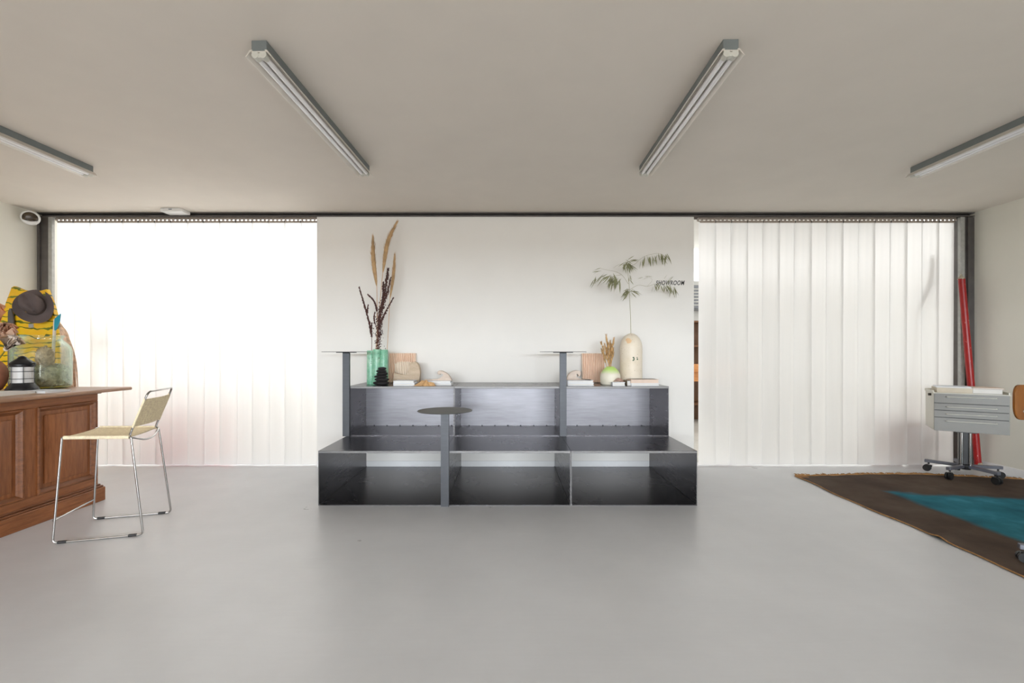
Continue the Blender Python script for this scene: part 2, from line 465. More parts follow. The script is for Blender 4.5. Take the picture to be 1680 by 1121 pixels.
def m_tall():
    a = N('cream_speckled_terrazzo'); v = a.coord(); x, y, z = a.xyz(v)
    base = a.ramp(a.noise(v, 6, 4), [(0.3, lin(226, 212, 190)), (0.7, lin(238, 228, 212))])
    sp = a.math('GREATER_THAN', a.noise(v, 75, 2), 0.69)
    c = a.mixc(a.math('MULTIPLY', sp, 0.6), base, lin(150, 130, 100))
    def blob(px, pz, rx, rz, col, cc, nz=0.3):
        dx = a.math('DIVIDE', a.math('SUBTRACT', x, px), rx); dz = a.math('DIVIDE', a.math('SUBTRACT', z, pz), rz)
        d = a.math('ADD', a.math('MULTIPLY', dx, dx), a.math('MULTIPLY', dz, dz))
        d = a.math('ADD', d, a.math('MULTIPLY', a.noise(v, 30, 3), nz))
        return a.mixc(a.math('LESS_THAN', d, 1.0), cc, col)
    c = blob(-0.045, 0.425, 0.034, 0.040, lin(230, 194, 152), c, 1.0)
    for (px, pz, rx, rz) in ((-0.006, 0.262, 0.012, 0.008), (0.0, 0.248, 0.008, 0.010), (-0.008, 0.236, 0.012, 0.007), (0.030, 0.262, 0.007, 0.006), (0.033, 0.246, 0.009, 0.009)):
        c = blob(px, pz, rx, rz, lin(52, 84, 50), c, 0.7)
    a.prin(c, 0.5, 0.0, a.bump(a.noise(v, 40, 3), 0.1, 0.003)); return a.m
M['tall'] = m_tall()
M['grass_head'] = plain('golden_dried_grass', lin(196, 158, 108), 0.9, var=0.25, scale=40)
M['leaf'] = plain('grey_olive_leaf', lin(146, 146, 108), 0.7, var=0.3, scale=3)
M['twig'] = plain('pale_olive_twig', lin(158, 152, 116), 0.8)
M['letter'] = plain('black_lettering', lin(40, 40, 40), 0.5)
M['light_body'] = plain('grey_lamp_housing', lin(122, 128, 128), 0.5, 0.2, var=0.05)
M['light_refl'] = plain('reflector_sheet', lin(220, 214, 205), 0.3, 0.25, var=0.05)
M['light_cap'] = plain('cream_lamp_socket', lin(206, 204, 194), 0.5)
M['tube_glass'] = plain('white_fluorescent_tube', lin(240, 239, 240), 0.1, var=0.02, Coat_Weight=0.6)
M['white_plastic'] = plain('white_plastic', lin(222, 222, 220), 0.4, var=0.02)
M['sensor_eye'] = plain('dark_sensor_dome', lin(62, 50, 36), 0.25, var=0.1)
M['yard'] = plain('pale_concrete_yard', lin(190, 188, 182), 0.85, var=0.08, scale=3)
M['yard_wall'] = plain('pale_yard_render', lin(206, 206, 202), 0.85, var=0.05, scale=2)
M['bench_wood'] = wood('orange_bench_wood', lin(196, 128, 72), lin(222, 158, 98), (0.7, 8, 8))
M['dark_wood'] = wood('dark_shelf_wood', lin(92, 60, 34), lin(128, 88, 52), (8, 8, 0.7))
M['red_plastic'] = plain('red_plastic', lin(206, 60, 40), 0.4)
M['grey_box'] = plain('grey_machine_box', lin(120, 124, 130), 0.5)
M['clay'] = plain('brown_clay_pot', lin(150, 92, 62), 0.7)

# ------------------------------------------------------------------ the room
XL, XR, YB, ZC = -4.90, 4.845, 4.743, 2.648
YR = -5.5
struct('floor', MB().box((XL - .2, YR - .2, -.12), (XR + .2, 4.93, 0)), M['floor'])
struct('ceiling', MB().box((XL - .2, YR - .2, ZC), (XR + .2, 4.95, ZC + .2)), M['ceiling'])
struct('wall_left', MB().box((XL - .2, YR - .2, 0), (XL, 4.95, ZC)), M['side_wall'])
struct('wall_right', MB().box((XR, YR - .2, 0), (XR + .2, 4.95, ZC)), M['side_wall'])
PX0, PX1 = -1.994, 1.933
struct('wall_back', MB().box((PX0, YB, 0), (PX1, YB + .06, ZC - .044)), M['wall'])
struct('baseboard_back', MB().box((PX0, YB - .010, 0), (PX1, YB, .062), .003), M['base_white'])
struct('baseboard_right', MB().box((XR - .014, YR, 0), (XR, YB - .01, .085), .003), M['base_white'])
struct('baseboard_left', MB().box((XL, YR, 0), (XL + .014, YB - .01, .085), .003), M['base_white'])
# steel channel along the ceiling
ch = MB().box((XL, YB - .015, ZC - .044), (XR, YB + .10, ZC - .036)).box((XL, YB + .04, ZC - .044), (XR, YB + .05, ZC)).box((XL, YB - .015, ZC - .012), (XR, YB + .10, ZC - .001))
struct('trim_1', ch, M['dark_steel'], label='dark steel channel along the top of the back wall')
# corner posts: H profile and galvanised edge
def post(n, x0, x1, xg0, xg1, label):
    b = MB().box((x0, YB - .01, 0), (x1, YB + .012, ZC - .05)).box(((x0 + x1) / 2 - .03, YB - .03, 0), ((x0 + x1) / 2 - .018, YB - .01, ZC - .05)).box((x0, YB + .012, 0), (x0 + .02 if n == 2 else x1, YB + .12, ZC - .05))
    t = struct('trim_%d' % n, b, M['dark_steel'], label=label)
    struct('galvanised_angle', MB().box((xg0, YB - .018, 0), (xg1, YB + .012, ZC - .05)), M['galv'], parent=t)
post(2, XL, -4.775, -4.775, -4.737, 'dark steel corner post at the left end of the back wall')
post(3, 4.737, XR, 4.693, 4.737, 'dark steel corner post at the right end of the back wall')
# rear wall with the street window, behind the camera
struct('wall_rear', MB().box((XL, YR - .2, 2.05), (XR, YR - .06, ZC)).box((XL, YR - .2, 0), (XR, YR - .06, .2)).box((XL, YR - .2, .2), (-4.4, YR - .06, 2.05)).box((4.4, YR - .2, .2), (XR, YR - .06, 2.05)), M['side_wall'])
wf = MB()
for i in range(6):
    x = -4.4 + i * 1.752
    wf.box((x, YR - .18, .2), (x + .04, YR - .1, 2.05))
wf.box((-4.4, YR - .18, .2), (4.4, YR - .1, .24)).box((-4.4, YR - .18, 2.01), (4.4, YR - .1, 2.05))
struct('window_1', wf, M['dark_steel'], label='long street window behind the camera')

# ------------------------------------------------------------------ strip curtains
def strip_mesh():
    w, bow, th = .184, .005, .002
    z0, z1 = .012, 2.556
    def fn(u, v):
        ring = [(-w / 2 + w * i / 8, bow * (1 - (2 * i / 8 - 1) ** 2)) for i in range(9)]
        loop = [(x, -y) for x, y in ring] + [(x, -y + th) for x, y in ring[::-1]]
        p = loop[int(round(v * len(loop))) % len(loop)]
        wv = .004 * math.sin(u * 3.3 + 1)
        return (p[0], p[1] + wv, z0 + (z1 - z0) * u)
    b = MB().grid(fn, 6, 18, wrap=True)
    return b.mesh('pvc_strip', True, 40)
STRIP = strip_mesh(); STRIP.materials.append(M['pvc'])
def curtain(x0, x1, label, seed):
    rnd = random.Random(seed)
    t = thing('strip_curtain', label, 'curtain', ((x0 + x1) / 2, YB + .035, 0), group=None)
    cx = (x0 + x1) / 2; n = 16; sp = (x1 - x0 - .03) / n
    r = MB().box((x0 - cx, -.012, 2.587), (x1 - cx, .012, 2.604))
    k = int((x1 - x0) / .0432)
    for i in range(k + 1):                       # toothed slot row of the rail
        xx = x0 - cx + i * (x1 - x0) / k
        r.box((xx - .005, -.012, 2.570), (xx + .005, .012, 2.587))
    r.box((x0 - cx, -.006, 2.565), (x1 - cx, .006, 2.571))
    part('rail', r, M['rail'], t, smooth=False)
    for i in range(n):
        xc = x0 - cx + .015 + sp * (i + .5)
        c = MB().box((xc - sp / 2 + .002, -.014, 2.548), (xc + sp / 2 - .002, -.010, 2.570))
        part('clip', c, M['rail'], t, smooth=False)
        part('clip_joint', MB().box((xc + sp / 2 - .004, -.017, 2.547), (xc + sp / 2 + .002, -.0095, 2.573)), M['dark_steel'], t, smooth=False)
        o = bpy.data.objects.new('pvc_strip', STRIP); COL.objects.link(o); o.parent = t
        o.location = (xc, .010 if i % 2 else -.003, 0)
        o.rotation_euler = (0, 0, math.radians(rnd.uniform(-2.2, 2.2)))
    return t
curtain(-4.737, PX0 + .006, 'frosted white strip curtain behind the wire stool, left of the steel shelves', 3)
curtain(1.988, 4.690, 'frosted white strip curtain between the SHOWROOM wall and the red pole', 5)

# ------------------------------------------------------------------ yard behind the curtains
struct('ground', MB().box((-14, 4.93, -.14), (14, 14, -.02)), M['yard'])
struct('wall_yard_right', MB().box((.9, 9.02, -.02), (14, 9.2, 2.6)), M['yard_wall'])
struct('wall_shade_left', MB().box((-14, 6.5, -.02), (.9, 6.7, 2.4)).box((.7, 6.7, -.02), (.9, 9.2, 2.4)), M['yard_wall'])  # unseen wall added close by to darken the lower left curtain
struct('roof_shade', MB().box((.9, 4.95, 3.3), (6.4, 9.3, 3.45)), M['yard_wall'], label='added unseen canopy shading the right strip curtain')  # unseen canopy added to keep the right curtain dimmer than the left
wb = thing('workbench', 'orange wooden workbench in the yard seen through the narrow gap', 'workbench', (3.0, 7.0, -.02))
part('top', MB().box((-.6, -.35, .92), (.6, .35, 1.02), .005), M['bench_wood'], wb)
part('apron', MB().box((-.55, -.3, .78), (.55, -.27, .92)), M['bench_wood'], wb)
for sx in (-1, 1):
    for sy in (-1, 1):
        part('leg', MB().box((sx * .5 - .04, sy * .28 - .04, 0), (sx * .5 + .04, sy * .28 + .04, .92)), M['dark_wood'], wb)
rk = thing('storage_rack', 'dark wooden rack behind the orange workbench', 'rack', (3.3, 8.0, -.02))
for sx in (-.5, .5): part('upright', MB().box((sx - .03, -.2, 0), (sx + .03, .2, 1.75)), M['dark_wood'], rk)
for z in (.3, .8, 1.3, 1.72): part('shelf', MB().box((-.5, -.2, z), (.5, .2, z + .03)), M['dark_wood'], rk)
part('back_board', MB().box((-.5, .2, 0), (.5, .22, 1.75)), M['dark_wood'], rk)
ac = thing('machine_box', 'grey metal box fixed high on the yard wall', 'box', (3.55, 8.85, 2.0))
part('housing', MB().box((-.4, -.3, 0), (.4, .15, .45), .02), M['grey_box'], ac)
for i in range(6): part('louvre', MB().box((-.35, -.315, .06 + i * .06), (.35, -.3, .085 + i * .06)), M['galv'], ac)
# things that show as blurred patches through the curtains
def crate(x, y, label, m, sx=.55, sz=.34):
    t = thing('plastic_crate', label, 'crate', (x, y, -.02))
    part('base', MB().box((-sx / 2, -.18, 0), (sx / 2, .18, .02)), m, t)
    for a in ((-sx / 2, -.18, sx / 2, -.165), (-sx / 2, .165, sx / 2, .18), (-sx / 2, -.165, -sx / 2 + .015, .165), (sx / 2 - .015, -.165, sx / 2, .165)):
        part('side', MB().box((a[0], a[1], .02), (a[2], a[3], sz)), m, t)
    part('rim', MB().box((-sx / 2 - .015, -.195, sz - .03), (sx / 2 + .015, -.18, sz)), m, t)
crate(-3.62, 5.30, 'red plastic crate blurred behind the left strip curtain', M['red_plastic'], .6, .55)
def pot(x, y, r, h, label, m):
    t = thing('plant_pot', label, 'pot', (x, y, -.02))
    part('bowl', MB().lathe([(r * .6, 0), (r * .9, h * .6), (r, h * .9), (r * .9, h * .9), (r * .8, h * .6), (0, h * .55)], 24), m, t)
    part('rim', MB().lathe([(r, h * .88), (r * 1.08, h * .88), (r * 1.08, h), (r * .92, h), (r * .92, h * .88)], 24), m, t)
pot(4.22, 5.08, .20, .52, 'brown clay pot blurred behind the right strip curtain', M['clay'])
pot(4.62, 5.10, .15, .46, 'small brown pot blurred beside the right corner post', M['clay'])
g = thing('wall_bracket', 'grey hook bracket blurred behind the left strip curtain', 'bracket', (-4.45, 5.13, -.02))
part('pole', MB().tube([(0, 0, 0), (0, 0, 1.55)], .02), M['grey_box'], g)
part('arm', MB().box((-.16, -.02, 1.30), (.06, .02, 1.36), .01), M['grey_box'], g)
part('plate', MB().box((-.02, -.02, 1.48), (.22, .02, 1.85), .03), M['grey_box'], g)
st = bez([(4.36, 4.86, 1.60), (4.46, 4.842, 1.85), (4.50, 4.838, 2.06), (4.51, 4.84, 2.22)], 16)
solo('bark_strip', MB().tube(st, [.006, .012, .016, .019, .021, .022, .022, .021, .021, .02, .02, .019, .018, .017, .014, .010][:len(st)] + [.008] * max(0, len(st) - 16), 8).tube([(4.36, 4.86, 1.60), (4.33, 4.95, -.02)], .006, 6), M['dark_wood'], 'thin brown curved stick touching the right strip curtain from behind', 'stick', (4.33, 4.95, -.02))

# ------------------------------------------------------------------ steel shelf boxes
LX0, LW, LF, LB, LZ = -1.481, .984, 3.545, 4.728, .427
UF, UZ = 4.17, .880
TH = .006
sides = ['left', 'middle', 'right']
def steel_box(level, i):
    x0 = LX0 + LW * i + .001; x1 = x0 + LW - .002; w = x1 - x0
    if level == 0:
        lab = 'open low steel box on the floor, %s of the bottom row' % sides[i]
        t = thing('steel_shelf_box', lab, 'shelf', ((x0 + x1) / 2, LF, 0), group='low steel boxes on the floor')
        d, z = LB - LF, LZ - .0005
    else:
        lab = ['upper steel box carrying the green vase', 'empty topped upper steel box between the two others', 'upper steel box carrying the tall cream vase'][i]
        t = thing('steel_shelf_box', lab, 'shelf', ((x0 + x1) / 2, UF, LZ), group='upper steel boxes')
        d, z = LB - UF, UZ - LZ
    h = w / 2
    part('bottom_plate', MB().box((-h + TH, 0.002, 0), (h - TH, d, .005)), M['steel'], t, smooth=False)
    part('top_plate', MB().box((-h, 0, z - TH), (h, d, z)), M['steel'], t, smooth=False)
    part('front_lip', MB().box((-h, -.0015, z - .018), (h, .004, z - .0005), .001), M['steel_edge'], t, smooth=False)
    for s in (-1, 1):
        part('side_plate', MB().box((min(s * h, s * (h - TH)), 0, 0), (max(s * h, s * (h - TH)), d, z - TH)), M['steel'], t, smooth=False)
        part('edge_bead', MB().box((min(s * h, s * h - s * .004), -.0012, 0), (max(s * h, s * h - s * .004), .0012, z - .018)), M['steel_edge'], t, smooth=False)
    if level == 1:
        part('back_plate', MB().box((-h + TH, d - TH, .005), (h - TH, d, z - TH)), M['steel_back'], t, smooth=False)
        wl = MB()
        for k in range(7): wl.ico((-h + .09 + k * (w - .18) / 6, d - TH - .004, .008), (.008, .005, .005), 1)
        part('weld', wl, M['weld'], t, kind='stuff')
    else:
        part('floor_seam', MB().box((-h + TH, .003, .005), (-h + TH + .004, d, .009)).box((h - TH - .004, .003, .005), (h - TH, d, .009)), M['steel_edge'], t, smooth=False)
for i in range(3):
    steel_box(0, i)
for i in range(3):
    steel_box(1, i)

# ------------------------------------------------------------------ T-shaped steel pedestals
def pedestal(x, y, z0, z1, label):
    t = thing('steel_pedestal', label, 'pedestal', (x, y, z0), group='round steel pedestals')
    h = z1 - z0
    u = MB().box((-.031, -.012, 0), (.031, -.006, h - .004)).box((-.031, -.006, 0), (-.025, .012, h - .004)).box((.025, -.006, 0), (.031, .012, h - .004))
    part('post', u, M['steel_post'], t, smooth=False)
    part('seat_disc', MB().lathe([(0, -.004), (.210, -.004), (.2115, -.002), (.2115, -.001), (.210, 0), (0, 0)], 64, (0, .0, h)), M['steel_disc'], t, ang=20)
    part('support_plate', MB().box((-.09, -.012, h - .010), (.09, .012, h - .004)), M['steel_post'], t, smooth=False)
pedestal(-.491, LF - .0145, 0, .744, 'low round steel pedestal standing on the floor before the shelves')
pedestal(-1.478, UF - .0145, LZ + .0005, 1.199, 'tall round steel pedestal at the left end by the green vase')
pedestal(.499, UF - .0145, LZ + .0005, 1.199, 'tall round steel pedestal beside the white book with wave carving')

# ------------------------------------------------------------------ things on the upper shelf
ZT = UZ
# green vase of three tubes
vx, vy = W(619, 600, 4.46).x, 4.46
gv = MB()
hv = .342
for dx, dy, hh in ((-.066, .012, hv - .012), (0, -.018, hv), (.066, .0, hv - .004)):
    gv.lathe([(.0, 0), (.038, 0), (.040, .01), (.039, hh - .006), (.037, hh), (.031, hh), (.030, hh - .01), (.030, .02), (0, .02)], 28, (vx + dx, vy + dy, ZT))
solo('vase', gv, M['green_vase'], 'green glazed vase of three joined tubes holding tall plumes', 'vase', (vx, vy, ZT))

def pampas(tip, mid, base, foot, label, wid, seed):
    rnd = random.Random(seed)
    t = thing('pampas_stem', label, 'dried plume', foot, group='tall tan plumes in the green vase')
    F = Vector(foot)
    path = bez([F, base, mid, tip], 30)
    k = int(len(path) * .62)
    part('stem', MB().tube([p - F for p in bez([F, Vector(foot).lerp(base, .5) + Vector((.003, 0, 0)), base, mid], 18)], .0032, 6), M['pampas_stem'], t)
    pl = MB()
    body = bez([base, mid, tip], 24); n = len(body)
    rad = [wid * (math.sin(PI * min(1, (i / (n - 1)) ** .8 * .97 + .02)) ** .8) * .5 + .001 for i in range(n)]
    pl.tube([p - F for p in body], [r * .55 for r in rad], 8)
    for _ in range(420):
        i = rnd.randrange(0, n - 2); f = rnd.random()
        c = body[i].lerp(body[i + 1], f); ax = (body[min(i + 2, n - 1)] - body[i]).normalized()
        a = rnd.uniform(0, 2 * PI); sd = ax.orthogonal().normalized(); sd = Quaternion(ax, a) @ sd
        L = rnd.uniform(.03, .06)
        p0 = c + sd * rad[i] * .35; p1 = c + ax * L + sd * (rad[i] * rnd.uniform(.7, 1.15))
        pl.blade(p0 - F, p1 - F, .0016, ax.cross(sd))
    part('plume', pl, M['pampas'], t, recalc=False)
Yp = 4.47
def footz(px): 
    p = W(px, 572, Yp); return Vector((p.x, p.y, ZT + .10))
pampas(W(612, 388, 4.48), W(612.5, 425, 4.48), W(618, 470, 4.47), Vector((vx - .002, vy - .018, ZT + .03)), 'straight tan plume, leftmost of the three tall plumes', .072, 1)
pampas(W(652, 363, 4.56), W(636, 398, 4.52), W(628, 448, 4.49), Vector((vx - .052, vy + .012, ZT + .03)), 'tallest tan plume, curving right at its tip', .072, 2)
pampas(W(648, 415, 4.56), W(645.5, 450, 4.53), W(640, 490, 4.51), Vector((vx + .074, vy, ZT + .03)), 'thin tan plume, rightmost of the three tall plumes', .048, 3)

def sorghum(foot, branches, label, seed):
    rnd = random.Random(seed); F = Vector(foot)
    t = thing('sorghum_stalk', label, 'dried stalk', foot, group='dark brown stalks in the green vase')
    sm = MB(); sd = MB()
    for pts, r0, dens, start in branches:
        path = bez(pts, 24); n = len(path)
        sm.tube([p - F for p in path], [.0035 * (1 - .7 * i / n) for i in range(n)], 6)
        L = sum((b - a).length for a, b in zip(path, path[1:]))
        for _ in range(int(L * dens * 1.6)):
            u = start + (1 - start) * rnd.random(); i = min(int(u * (n - 1)), n - 2)
            c = path[i].lerp(path[i + 1], rnd.random())
            rr = r0 * (1.05 - .75 * u)
            off = Vector((rnd.gauss(0, 1), rnd.gauss(0, .8), rnd.gauss(0, .5))) * rr * .55
            q = c + off - F; s = rnd.uniform(.0032, .0064)
            sd.ico(q, (s * .8, s * .8, s * 1.3), 1)
    part('stem', sm, M['sorghum_stem'], t); part('seed_head', sd, M['sorghum'], t)
cf = Vector((vx + .012, vy - .016, ZT + .03))
sorghum(cf, [([cf, W(621, 560, 4.45), W(623, 522, 4.45), W(630, 488, 4.46), W(637, 440, 4.47)], .034, 620, .12),
             ([W(622, 535, 4.45), W(631, 515, 4.45), W(646, 488, 4.45)], .012, 420, .1),
             ([W(624, 520, 4.45), W(628, 490, 4.45), W(629, 462, 4.45)], .018, 420, .2),
             ([W(628, 500, 4.46), W(636, 478, 4.46), W(641, 455, 4.46)], .018, 420, .0)], 'thick dark brown seed stalk rising from the middle of the green vase', 11)
cl = Vector((vx - .070, vy + .012, ZT + .03))
sorghum(cl, [([cl, W(610, 560, 4.46), W(607, 535, 4.46), W(599, 505, 4.46), W(589, 471, 4.46)], .012, 380, .32),
             ([W(602, 515, 4.46), W(604, 500, 4.46)], .009, 600, .1), ([W(609, 545, 4.46), W(610, 530, 4.46)], .009, 500, .1)], 'thin dark seed stalk leaning far left out of the green vase', 12)
c3 = Vector((vx - .012, vy - .026, ZT + .03))
sorghum(c3, [([c3, W(620, 548, 4.44), W(619, 515, 4.44), W(614, 495, 4.44), W(603, 483, 4.44)], .009, 420, .55),
             ([W(620, 545, 4.44), W(614, 525, 4.44), W(615, 512, 4.44)], .008, 420, .3)], 'short dark seed stalk bent left beside the thick one', 13)

# black pebble pile
zp = ZT
for i, (w_, h_, dx) in enumerate(((.155, .040, .0), (.140, .034, .004), (.125, .030, -.006), (.110, .030, .006), (.100, .026, .0), (.082, .026, .004))):
    c = W(626, 620, 4.33); r = Vector((w_ / 2, w_ * .42, h_ / 2 + .002))
    b = MB().ico((0, 0, 0), r, 3, .16, 1.6, i * 3.7)
    lab = ['largest black pebble at the bottom of the stack', 'second black pebble from the bottom of the stack', 'third black pebble from the bottom of the stack', 'fourth black pebble from the bottom of the stack', 'fifth black pebble, just under the topmost one', 'smallest black pebble on top of the stack'][i]
    solo('pebble', b, M['pebble'], lab, 'pebble', (c.x + dx, 4.33, zp + h_ / 2 + .001), world=False, group='stacked black pebbles')
    zp += h_ * .90

# ribbed wooden panels leaning on the wall
def ribbed(x0, x1, h, n, m, label, y=4.665, lean=.05, round_=False, th=.014, z=ZT):
    w = x1 - x0; poly = [(-w / 2, 0)]
    for i in range(n):
        a = -w / 2 + w * i / n; d = w / n
        for t, q in ((0, -.002), (.16, -.004), (.20, -.020), (.32, -.023), (.68, -.023), (.80, -.020), (.84, -.004), (1, -.002)):
            poly.append((a + d * t, q))
    poly.append((w / 2, 0))
    b = MB()
    if not round_:
        b.prism(poly, 0, h, 'Z')
    else:
        for i in range(n):                               # ribs cut to a rounded outline
            a = -w / 2 + w * i / n; xm = (a + w / n / 2) / (w / 2)
            e = h * .22 * (1 - math.sqrt(max(0, 1 - max(0, abs(xm) - .45) ** 2 / .33)))
            d = w / n
            b.prism([(a, 0), (a, -.002), (a + d * .14, -.004), (a + d * .2, -th * 1.2), (a + d * .8, -th * 1.2), (a + d * .86, -.004), (a + d, -.002), (a + d, 0)], e, h - e, 'Z')
    bmesh.ops.rotate(b.bm, verts=b.bm.verts, cent=(0, 0, 0), matrix=Matrix.Rotation(-math.atan2(lean, h), 3, 'X'))
    return solo('ribbed_panel', b, m, label, 'panel', ((x0 + x1) / 2, y, z + .0025), world=False, ang=25)
ribbed(W(637, 0, 4.66).x, W(681, 0, 4.66).x, .302, 16, M['ribbed'], 'pinkish ribbed wooden panel beside the green vase')
ribbed(W(955.5, 0, 4.66).x, W(993, 0, 4.66).x, .300, 14, M['ribbed'], 'pinkish ribbed wooden panel behind the dried grass bunch')
ribbed(W(647.5, 0, 4.60).x, W(677, 0, 4.60).x, .215, 11, M['ribbed_pale'], 'pale ribbed block with rounded corners behind the hooked carving', 4.605, .03, True, .016)

# carved wave sculptures
def carve(pts, Y, th, m, name, label, zfloor, cat='carving'):
    P = [W(px, py, Y) for px, py in pts]
    poly = [(p.x, max(p.z, zfloor)) for p in P]
    x0 = min(p[0] for p in poly); x1 = max(p[0] for p in poly)
    b = MB().prism(poly, Y - th / 2, Y + th / 2, 'Y', bev=.006, seg=3)
    return solo(name, b, m, label, cat, ((x0 + x1) / 2, Y, zfloor), ang=50)
carve([(646, 632), (646.5, 622), (647, 611), (650, 612.6), (654, 614.6), (659, 616), (664, 616.2), (668, 615), (671, 612.5), (672.6, 608), (672.8, 603), (672.6, 599), (674, 596), (677, 594), (681, 593.5), (685, 595), (687.6, 599), (689.3, 604), (690, 610), (689.6, 618), (688.8, 625), (688, 632)], 4.52, .07, M['sculpt'], 'hooked_carving', 'pale wooden carving shaped like a big hook behind the white books', ZT)
def book(x0, x1, y0, y1, z, h, mc, label, rotz=0.0, group=None, mp=None):
    t = thing('book', label, 'book', ((x0 + x1) / 2, (y0 + y1) / 2, z), rotz, group)
    w, d = (x1 - x0) / 2, (y1 - y0) / 2
    cv = .0025
    part('pages', MB().box((-w + .004, -d + .004, cv), (w - .006, d - .004, h - cv)), mp or M['white_paper'], t, smooth=False)
    part('cover', MB().box((-w, -d, 0), (w, d, cv)).box((-w, -d, h - cv), (w, d, h)).box((-w, -d, cv), (-w + .003, d, h - cv)), mc, t, smooth=False)
    return t
X = lambda px, Y: W(px, 0, Y).x
book(X(645, 4.25), X(680.5, 4.25), 4.255, 4.42, ZT, .024, M['white_cover'], 'white book at the bottom under another, before the hooked carving')
book(X(645, 4.25), X(679, 4.25), 4.26, 4.42, ZT + .024, .022, M['white_cover'], 'white book on top of another, before the hooked carving')
book(X(706, 4.33), X(741, 4.33), 4.33, 4.50, ZT, .020, M['white_cover'], 'lower white book under the small wave carving, left shelf')
book(X(701, 4.36), X(740, 4.36), 4.34, 4.50, ZT + .020, .020, M['white_cover'], 'upper white book carrying the small wave carving, left shelf')
zb = ZT + .040
carve([(696, 632), (696, 622.5), (708, 622.6), (718, 621.8), (725, 620), (728.6, 617), (729, 614.6), (727.4, 612.6), (724.8, 611.8), (723, 612.6), (722.6, 614.6), (720.6, 615), (718.6, 613.4), (718.2, 610.6), (719.8, 608.6), (723, 608), (727, 609), (732, 611.6), (736, 614.6), (739, 618.4), (741, 622.5), (741.6, 632)], 4.40, .06, M['wave'], 'wave_carving', 'bleached wooden wave curling left on white books, left shelf', zb)
# dried root
rt = MB()
c0 = W(698, 628, 4.26); c0 = Vector((c0.x, 4.255, ZT))
def root_fn(u, v):
    a = 2 * PI * v; lobes = [(PI * 1.0, .115, .35), (PI * 0.02, .105, .4), (PI * 1.45, .045, .5), (PI * .5, .05, .5), (PI * 1.75, .06, .35)]
    r = .032
    for la, lr, lw in lobes:
        d = math.atan2(math.sin(a - la), math.cos(a - la)); r += (lr - .03) * math.exp(-(d / lw) ** 2)
    rr = r * (1 - u) ** .9
    z = .052 * u ** 1.2 + .016 * math.sin(PI * u) * (1 + math.sin(5 * a + 6 * u)) * .5
    if u == 0: z = 0
    return (rr * math.cos(a), rr * math.sin(a) * .8, z + .012 * noise.noise(Vector((rr * 45 * math.cos(a), rr * 45 * math.sin(a), 0))) * (u > 0))
rt.grid(root_fn, 10, 40, wrap=True)
solo('dried_root', rt, M['root'], 'tan spreading dried root with a peak, before the white books', 'root', (c0.x, c0.y, ZT), world=False, ang=30)

# right group
book(X(931, 4.28), X(974, 4.28), 4.255, 4.44, ZT, .026, M['white_cover'], 'lower white book beside the tall pedestal, right shelf')
book(X(931, 4.28), X(973, 4.28), 4.255, 4.44, ZT + .026, .022, M['white_cover'], 'upper white book beside the tall pedestal, carrying a wave carving')
carve([(930, 632), (929, 621), (931.5, 615.5), (935, 611.4), (940, 608.6), (946, 607.6), (950.5, 608.4), (952.4, 611), (952, 615), (949.5, 618), (947.6, 617.4), (948.4, 614), (946.8, 611.8), (944.6, 613), (943.4, 616), (944.4, 619.4), (948.5, 621.6), (956, 622.6), (966, 623), (972, 623.4), (972.5, 632)], 4.36, .06, M['wave'], 'wave_carving', 'bleached wooden wave beside the tall right pedestal post', ZT + .048)
gx = X(1000.5, 4.42)
solo('vase', MB().lathe([(0, 0), (.086, 0), (.094, .012), (.097, .05), (.097, .09), (.090, .112), (.074, .138), (.052, .160), (.036, .172), (.030, .176), (.022, .174), (.022, .15), (.06, .10), (.06, .02), (0, .02)], 48, (gx, 4.40, ZT)), M['gourd'], 'small rounded vase with lime green top and cream body', 'vase', (gx, 4.40, ZT), ang=60)
gb = thing('dried_grass_bunch', 'bunch of golden dried grass heads in the lime topped vase', 'dried grass', (gx, 4.40, ZT + .03))
rnd = random.Random(21)
tips = [(994.5, 551), (1007, 556), (986.5, 563.5), (1001, 560), (1004, 566), (998, 564), (992, 566), (1006, 572), (987, 574), (1003, 577), (996, 572), (990, 580), (1000, 582), (994, 584), (1004, 586), (998, 590), (996, 559), (1002, 568), (994, 575), (1000, 574), (989, 569), (1006, 580), (997, 580), (992, 590), (1002, 592)]
for i, (px, py) in enumerate(tips):
    yy = 4.40 + rnd.uniform(-.03, .03); tp = W(px, py, yy) - Vector(gb.location)
    ft = Vector((rnd.uniform(-.012, .012), rnd.uniform(-.012, .012), 0))
    md = ft.lerp(tp, .6) + Vector((0, 0, .012)); pth = bez([ft, md, tp], 14)
    b = MB().tube(pth, .0013, 5)
    hd = bez([tp.lerp(md, .44), tp], 6); nn = len(hd)
    if i == 2: hd = bez([tp.lerp(md, .12), tp], 6); nn = len(hd)
    b.tube(hd, [.0080 * math.sin(PI * (.12 + .8 * k / (nn - 1))) + .001 for k in range(nn)], 7)
    ax = (hd[-1] - hd[0]).normalized()
    for _ in range(70):
        c = hd[0].lerp(hd[-1], rnd.random()); sd = Quaternion(ax, rnd.uniform(0, 6.28)) @ ax.orthogonal().normalized()
        b.blade(c, c + ax * .026 + sd * .013, .0017, ax.cross(sd))
    part('grass_head', b, M['grass_head'], gb, recalc=False)
